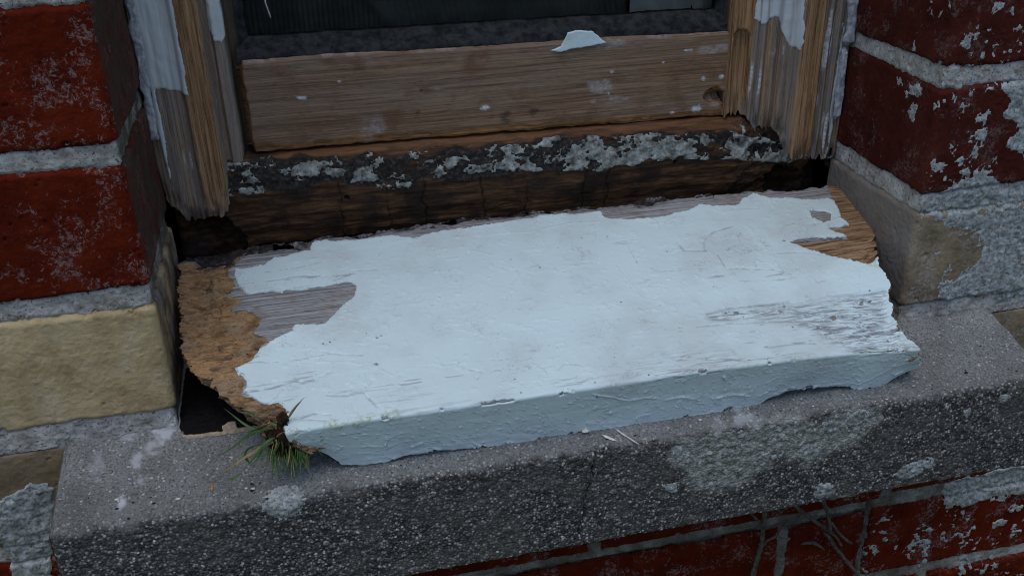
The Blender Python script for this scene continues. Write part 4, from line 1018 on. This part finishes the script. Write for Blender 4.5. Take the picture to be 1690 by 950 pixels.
# ----------------------------------------------------------------- grass tuft with its soil
def make_grass():
    c = on_y(452, 712, -44.)
    t = thing('grass_tuft', 'small tuft of green grass rooted in rotten wood at the board corner', 'grass', tuple(c))
    # clump of soil and rotted fibre
    def lump(name, cen, r, seed, mat, sq=(1, 1, 1)):
        th = np.linspace(0, math.pi, 36); phi = np.linspace(0, 2 * math.pi, 60); T, F = np.meshgrid(th, phi, indexing='ij')
        d = np.stack([np.sin(T) * np.cos(F), np.sin(T) * np.sin(F), np.cos(T)], -1)
        per = lambda s_, sd: fbm(d[..., 0] * 10 + d[..., 2] * 3, d[..., 1] * 10 - d[..., 2] * 4, s_, 3, sd)
        rr = r * (1 + .35 * per(6, seed) + .22 * per(2, seed + 3))
        return build(name, [(np.array(cen) + d * rr[..., None] * np.array(sq), None, 0, {'rot': .8 + 0 * T, 'brown': .6 + 0 * T, 'dark': .1 + 0 * T})], [mat], t)
    lump('soil', on_y(462, 722, -44), 6.5, 910, SOIL, (1, .8, 1.5))
    lump('soil', on_y(490, 738, -43), 5.5, 912, SOIL, (1.3, .7, .8))
    lump('soil', on_y(467, 690, -47), 2.6, 914, SOIL)
    lump('rotten_fibre', on_y(446, 706, -42), 4.4, 916, PLANK, (1.0, .7, 1.5))
    lump('rotten_fibre', on_y(447, 682, -40), 3.8, 918, PLANK, (1.6, .8, .9))
    Z1 = lambda pts: zoomed(330, 580, 3.167, pts)
    rnd = random.Random(5)
    def blade(pxs, Y0, Y1, w):
        pts = []
        pp = Z1(pxs); n = len(pp)
        for i, p_ in enumerate(pp):
            Y = Y0 + (Y1 - Y0) * i / (n - 1)
            q = on_y(*p_, Y); sl = ST_Z + ST_S * q[1] + .8
            if q[2] < sl and q[1] > -ST_D - 1: q = on_sill(*p_, 1.0)
            pts.append(q)
        p = np.array(pts); L = np.r_[0, np.cumsum(np.linalg.norm(np.diff(p, axis=0), axis=1))]
        s = np.linspace(0, L[-1], 22); c_ = np.stack([np.interp(s, L, p[:, i]) for i in range(3)], 1)
        if n > 2:
            k = 4; cc = np.pad(c_, ((k, k), (0, 0)), mode='reflect', reflect_type='odd'); c_ = np.stack([np.convolve(cc[:, i], np.ones(2 * k + 1) / (2 * k + 1), 'valid') for i in range(3)], 1)
        tt = np.gradient(c_, axis=0); tt /= np.linalg.norm(tt, axis=1, keepdims=True) + 1e-9
        view = np.array([rnd.uniform(-.5, .5), -1, rnd.uniform(.2, .9)]); a = np.cross(tt, view); a /= np.linalg.norm(a, axis=1, keepdims=True) + 1e-9
        b = np.cross(a, tt)
        ww = w * np.clip(1 - (s / L[-1]) ** 2.2, .04, 1) * np.clip(.5 + 3 * s / L[-1], 0, 1)
        P = np.stack([c_ - a * ww[:, None], c_ - b * (ww * .35)[:, None], c_ + a * ww[:, None], c_ + b * .12, c_ - a * ww[:, None]], 1)
        build('blade', [(P, None, 0, {})], [DRYGRASS if rnd.random() < .16 else GRASS], t)
    for pxs, y0, y1, w in [([(420, 430), (270, 408), (190, 345), (125, 295)], -46, -30, .9), ([(420, 390), (370, 370), (290, 330), (190, 310)], -46, -38, 1.15),
                           ([(380, 400), (270, 412), (205, 480), (140, 520), (70, 560)], -46, -50, .75), ([(400, 460), (340, 488), (250, 540), (165, 600), (90, 652)], -48, -55, .9),
                           ([(390, 450), (345, 470), (300, 535), (245, 598)], -48, -55, .95), ([(260, 580), (240, 560), (222, 530), (262, 495), (340, 478)], -52, -48, .7),
                           ([(220, 632), (180, 660), (120, 672)], -55, -58, .6), ([(462, 345), (490, 300), (510, 278), (548, 235)], -46, -50, .7), ([(400, 450), (415, 432), (440, 418)], -47, -50, .8),
                           ([(270, 415), (320, 395), (380, 368)], -46, -48, .6), ([(590, 495), (610, 465), (638, 440)], -49, -52, .5), ([(560, 470), (600, 500), (640, 545), (655, 552)], -49, -50, .55), ([(600, 478), (620, 470), (650, 455)], -49, -52, .45),
                           ([(480, 470), (540, 480), (600, 478)], -49, -50, .5), ([(540, 510), (560, 590), (535, 622)], -49, -55, .5), ([(330, 480), (310, 560), (250, 600)], -49, -56, .7)]:
        blade(pxs, y0, y1, w)
    for i in range(60):
        a = rnd.uniform(362, 535); b = rnd.uniform(455, 545)
        dx = rnd.uniform(-40, 40) + (a - 430) * .25; dy = rnd.uniform(50, 165)
        blade([(a, b), (a + dx * .4 + rnd.uniform(-10, 10), b + dy * .5), (a + dx, b + dy)], rnd.uniform(-44, -50), rnd.uniform(-52, -62), rnd.uniform(.22, .5))
    for i in range(14):
        a = rnd.uniform(500, 575); b = rnd.uniform(470, 520)
        blade([(a, b), (a + rnd.uniform(-15, 15), b + 40), (a + rnd.uniform(-25, 25), b + rnd.uniform(50, 110))], -48, -54, rnd.uniform(.3, .5))
make_grass()

# ----------------------------------------------------------------- dead twigs under the sill
def twig(parts, label, y0):
    pcs = []
    for i, (pxs, r) in enumerate(parts):
        pts = [on_y(*p, y0 - (j % 2) * .8) for j, p in enumerate(zoomed(1200, 800, 6.332, pxs))]
        pcs.append(tube_piece(pts, r, 930 + i, 8, .25))
    tag(build('dead_twig', pcs, [TWIG]), label, 'twig', 'dead twigs under the stone sill')
twig([([(410, 180), (392, 280), (372, 500), (362, 600), (305, 800), (262, 960), (235, 1060)], [1.5, 1.6, 1.9]), ([(230, 260), (265, 310), (340, 385), (362, 470)], [.9, 1.3]),
      ([(368, 640), (410, 580), (500, 540), (560, 460), (640, 385)], [1.1, .7])], 'forked grey twig hanging below the stone sill, leftmost of them', -5)
twig([([(690, 190), (740, 240), (850, 330), (1000, 430), (1090, 490), (1150, 550), (1200, 640)], [1.2, 1.3, .7])], 'brown twig slanting down to the right across the mortar joint', -7)
twig([([(990, 130), (1015, 190), (1060, 320), (1080, 440), (1072, 510)], [1.4, 1.2, .9]), ([(1085, 385), (1170, 500), (1240, 570), (1310, 612)], [1.1, .9])], 'short steep twig crossing the slanting one, bent at its end', -10)
twig([([(1000, 480), (1060, 530), (1130, 650), (1230, 770), (1370, 940), (1440, 1040)], [1.0, 1.5, 1.0]), ([(1090, 500), (1160, 560), (1205, 640)], [.7, .6])], 'long grey twig reaching lowest on the right', -5)
twig([([(770, 618), (820, 605), (900, 600), (960, 630), (1010, 668)], [.8, 1.2, .7])], 'little crooked twig lying flat against the brick', -2.5)

# ----------------------------------------------------------------- scraps lying about
def scrap(name, pxs, w, th, up, mat, label, cat, plane=None, group=None):
    pts = [on_sill(*p, up) if plane is None else on_y(*p, plane) for p in pxs]
    p = np.array(pts); L = np.r_[0, np.cumsum(np.linalg.norm(np.diff(p, axis=0), axis=1))]; s = np.linspace(0, L[-1], 16)
    c = np.stack([np.interp(s, L, p[:, i]) for i in range(3)], 1); tt = c[-1] - c[0]; tt /= np.linalg.norm(tt)
    upv = np.array([0, -.2, 1.]); a = np.cross(tt, upv); a /= np.linalg.norm(a); b = np.cross(a, tt)
    ww = w * np.clip(np.minimum(s, L[-1] - s) / (L[-1] * .22), .25, 1) * (1 + .25 * vn(s / 1.5, s * 0, 940))
    P = np.stack([c - a * ww[:, None], c + b * th, c + a * ww[:, None], c - b * th * .4, c - a * ww[:, None]], 1)
    return tag(build(name, [(P, None, 0, {})], [mat], smooth=False), label, cat, group)
scrap('wood_sliver', [(1013, 705), (1030, 717), (1055, 733)], .55, .5, 1.0, SLIVER, 'longer pale sliver poking out from under the board', 'sliver', None, 'pale slivers on the stone sill')
scrap('wood_sliver', [(994, 717), (1005, 722), (1018, 727)], .8, .4, .7, SLIVER, 'shorter flat white sliver lying on the stone sill', 'sliver', None, 'pale slivers on the stone sill')
scrap('wood_chip', [(350, 797), (350, 810)], .5, .4, .6, CHIP, 'tiny orange wood chip on the stone sill', 'chip')
scrap('paint_sliver', [(960, 712), (972, 709)], 1.0, .5, 2.5, SLIVER, 'white paint curl under the front edge of the board', 'paint flake')
scrap('leaf_scrap', [(1472, 500), (1480, 504), (1484, 497)], 1.3, .8, 1.2, CHIP, 'brown scrap of leaf between the board and right brick', 'leaf')
tag(tube('straw', [on_y(434, -30, 112), on_y(438, 5, 113), on_y(447, 30, 114)], [.5, .3], SLIVER), 'thin pale straw hanging in front of the dark pane', 'straw')
def crumbled_edge(parent):
    """what is left of the old paint and filler along the back of the board"""
    x = np.arange(6, 345, .6); v = np.linspace(0, 1, 30); X, V = np.meshgrid(x, v, indexing='ij')
    pts = [(300, 436), (340, 438), (376, 432), (410, 418), (455, 412), (500, 408), (560, 396), (620, 385), (700, 372), (760, 364), (850, 354), (930, 345), (1000, 340), (1075, 333)]
    b = [on_board(*p) for p in pts]
    sb = np.interp(X, [q[0] for q in b], [q[1] for q in b]) + 2.5
    Y0 = BT_Y - sb / BT_L; Y = Y0 + (103 - Y0) * V
    Z = BT_Z + BT_S * (Y0 - BT_Y) - 1.2 + 2.0 * fbm(X * .7, V * 12, 9, 5, 950, .65) + .8 * fbm(X, V * 12, 2.4, 3, 951) + 1.8 * V * (1 - V) * 4 * sstep(-.2, .5, fbm(X, V * 3, 17, 3, 952)) - 3.0 * V ** 3
    P = np.stack([X, Y, Z], -1)
    k = fbm(X * .7, V * 12, 11, 4, 953, .6) - .25 + .1 * sstep(120, 80, X)
    mask = ~face_or(k > .25 + .5 * sstep(250, 340, X))
    o = build('crumbled_edge', [(P, mask, 0, {'dark': np.clip(sstep(-.3, .3, fbm(X * .6, V * 12, 7, 4, 954)) + .8 * sstep(75, 45, X), 0, 1)})], [CRUMB], parent)
    o['label'] = 'grey crumbs of old paint and filler along the back edge'
    o['kind'] = 'stuff'
crumbled_edge(BOARD)

def make_grit():
    rnd = random.Random(21); pcs = []
    for i in range(150):
        x = rnd.uniform(-50, 500); y = rnd.choice([rnd.uniform(-58, -4), rnd.uniform(-58, -40)]); r = rnd.choice([.3, .4, .5, .6, .9]) * rnd.uniform(.7, 1.3)
        u = np.linspace(0, 2 * math.pi, 7); v = np.linspace(0, math.pi, 5); U, V = np.meshgrid(u, v, indexing='ij')
        k = r * (1 + .4 * fbm(np.cos(U) * 3 + i * 5, V * 3 + np.sin(U) * 3, 3, 2, i))
        P = np.stack([x + k * np.cos(U) * np.sin(V) * rnd.uniform(.7, 1.6), y + k * np.sin(U) * np.sin(V), ST_Z + ST_S * y + .25 * r + k * np.cos(V) * .5], -1)
        pcs.append((P, None, rnd.choice([0, 0, 1, 2, 2]), {}))
    o = build('grit', pcs, [SLIVER, SOIL, PUTTY]); tag(o, 'scattered crumbs of grit and paint on the stone sill', 'grit'); o['kind'] = 'stuff'
make_grit()
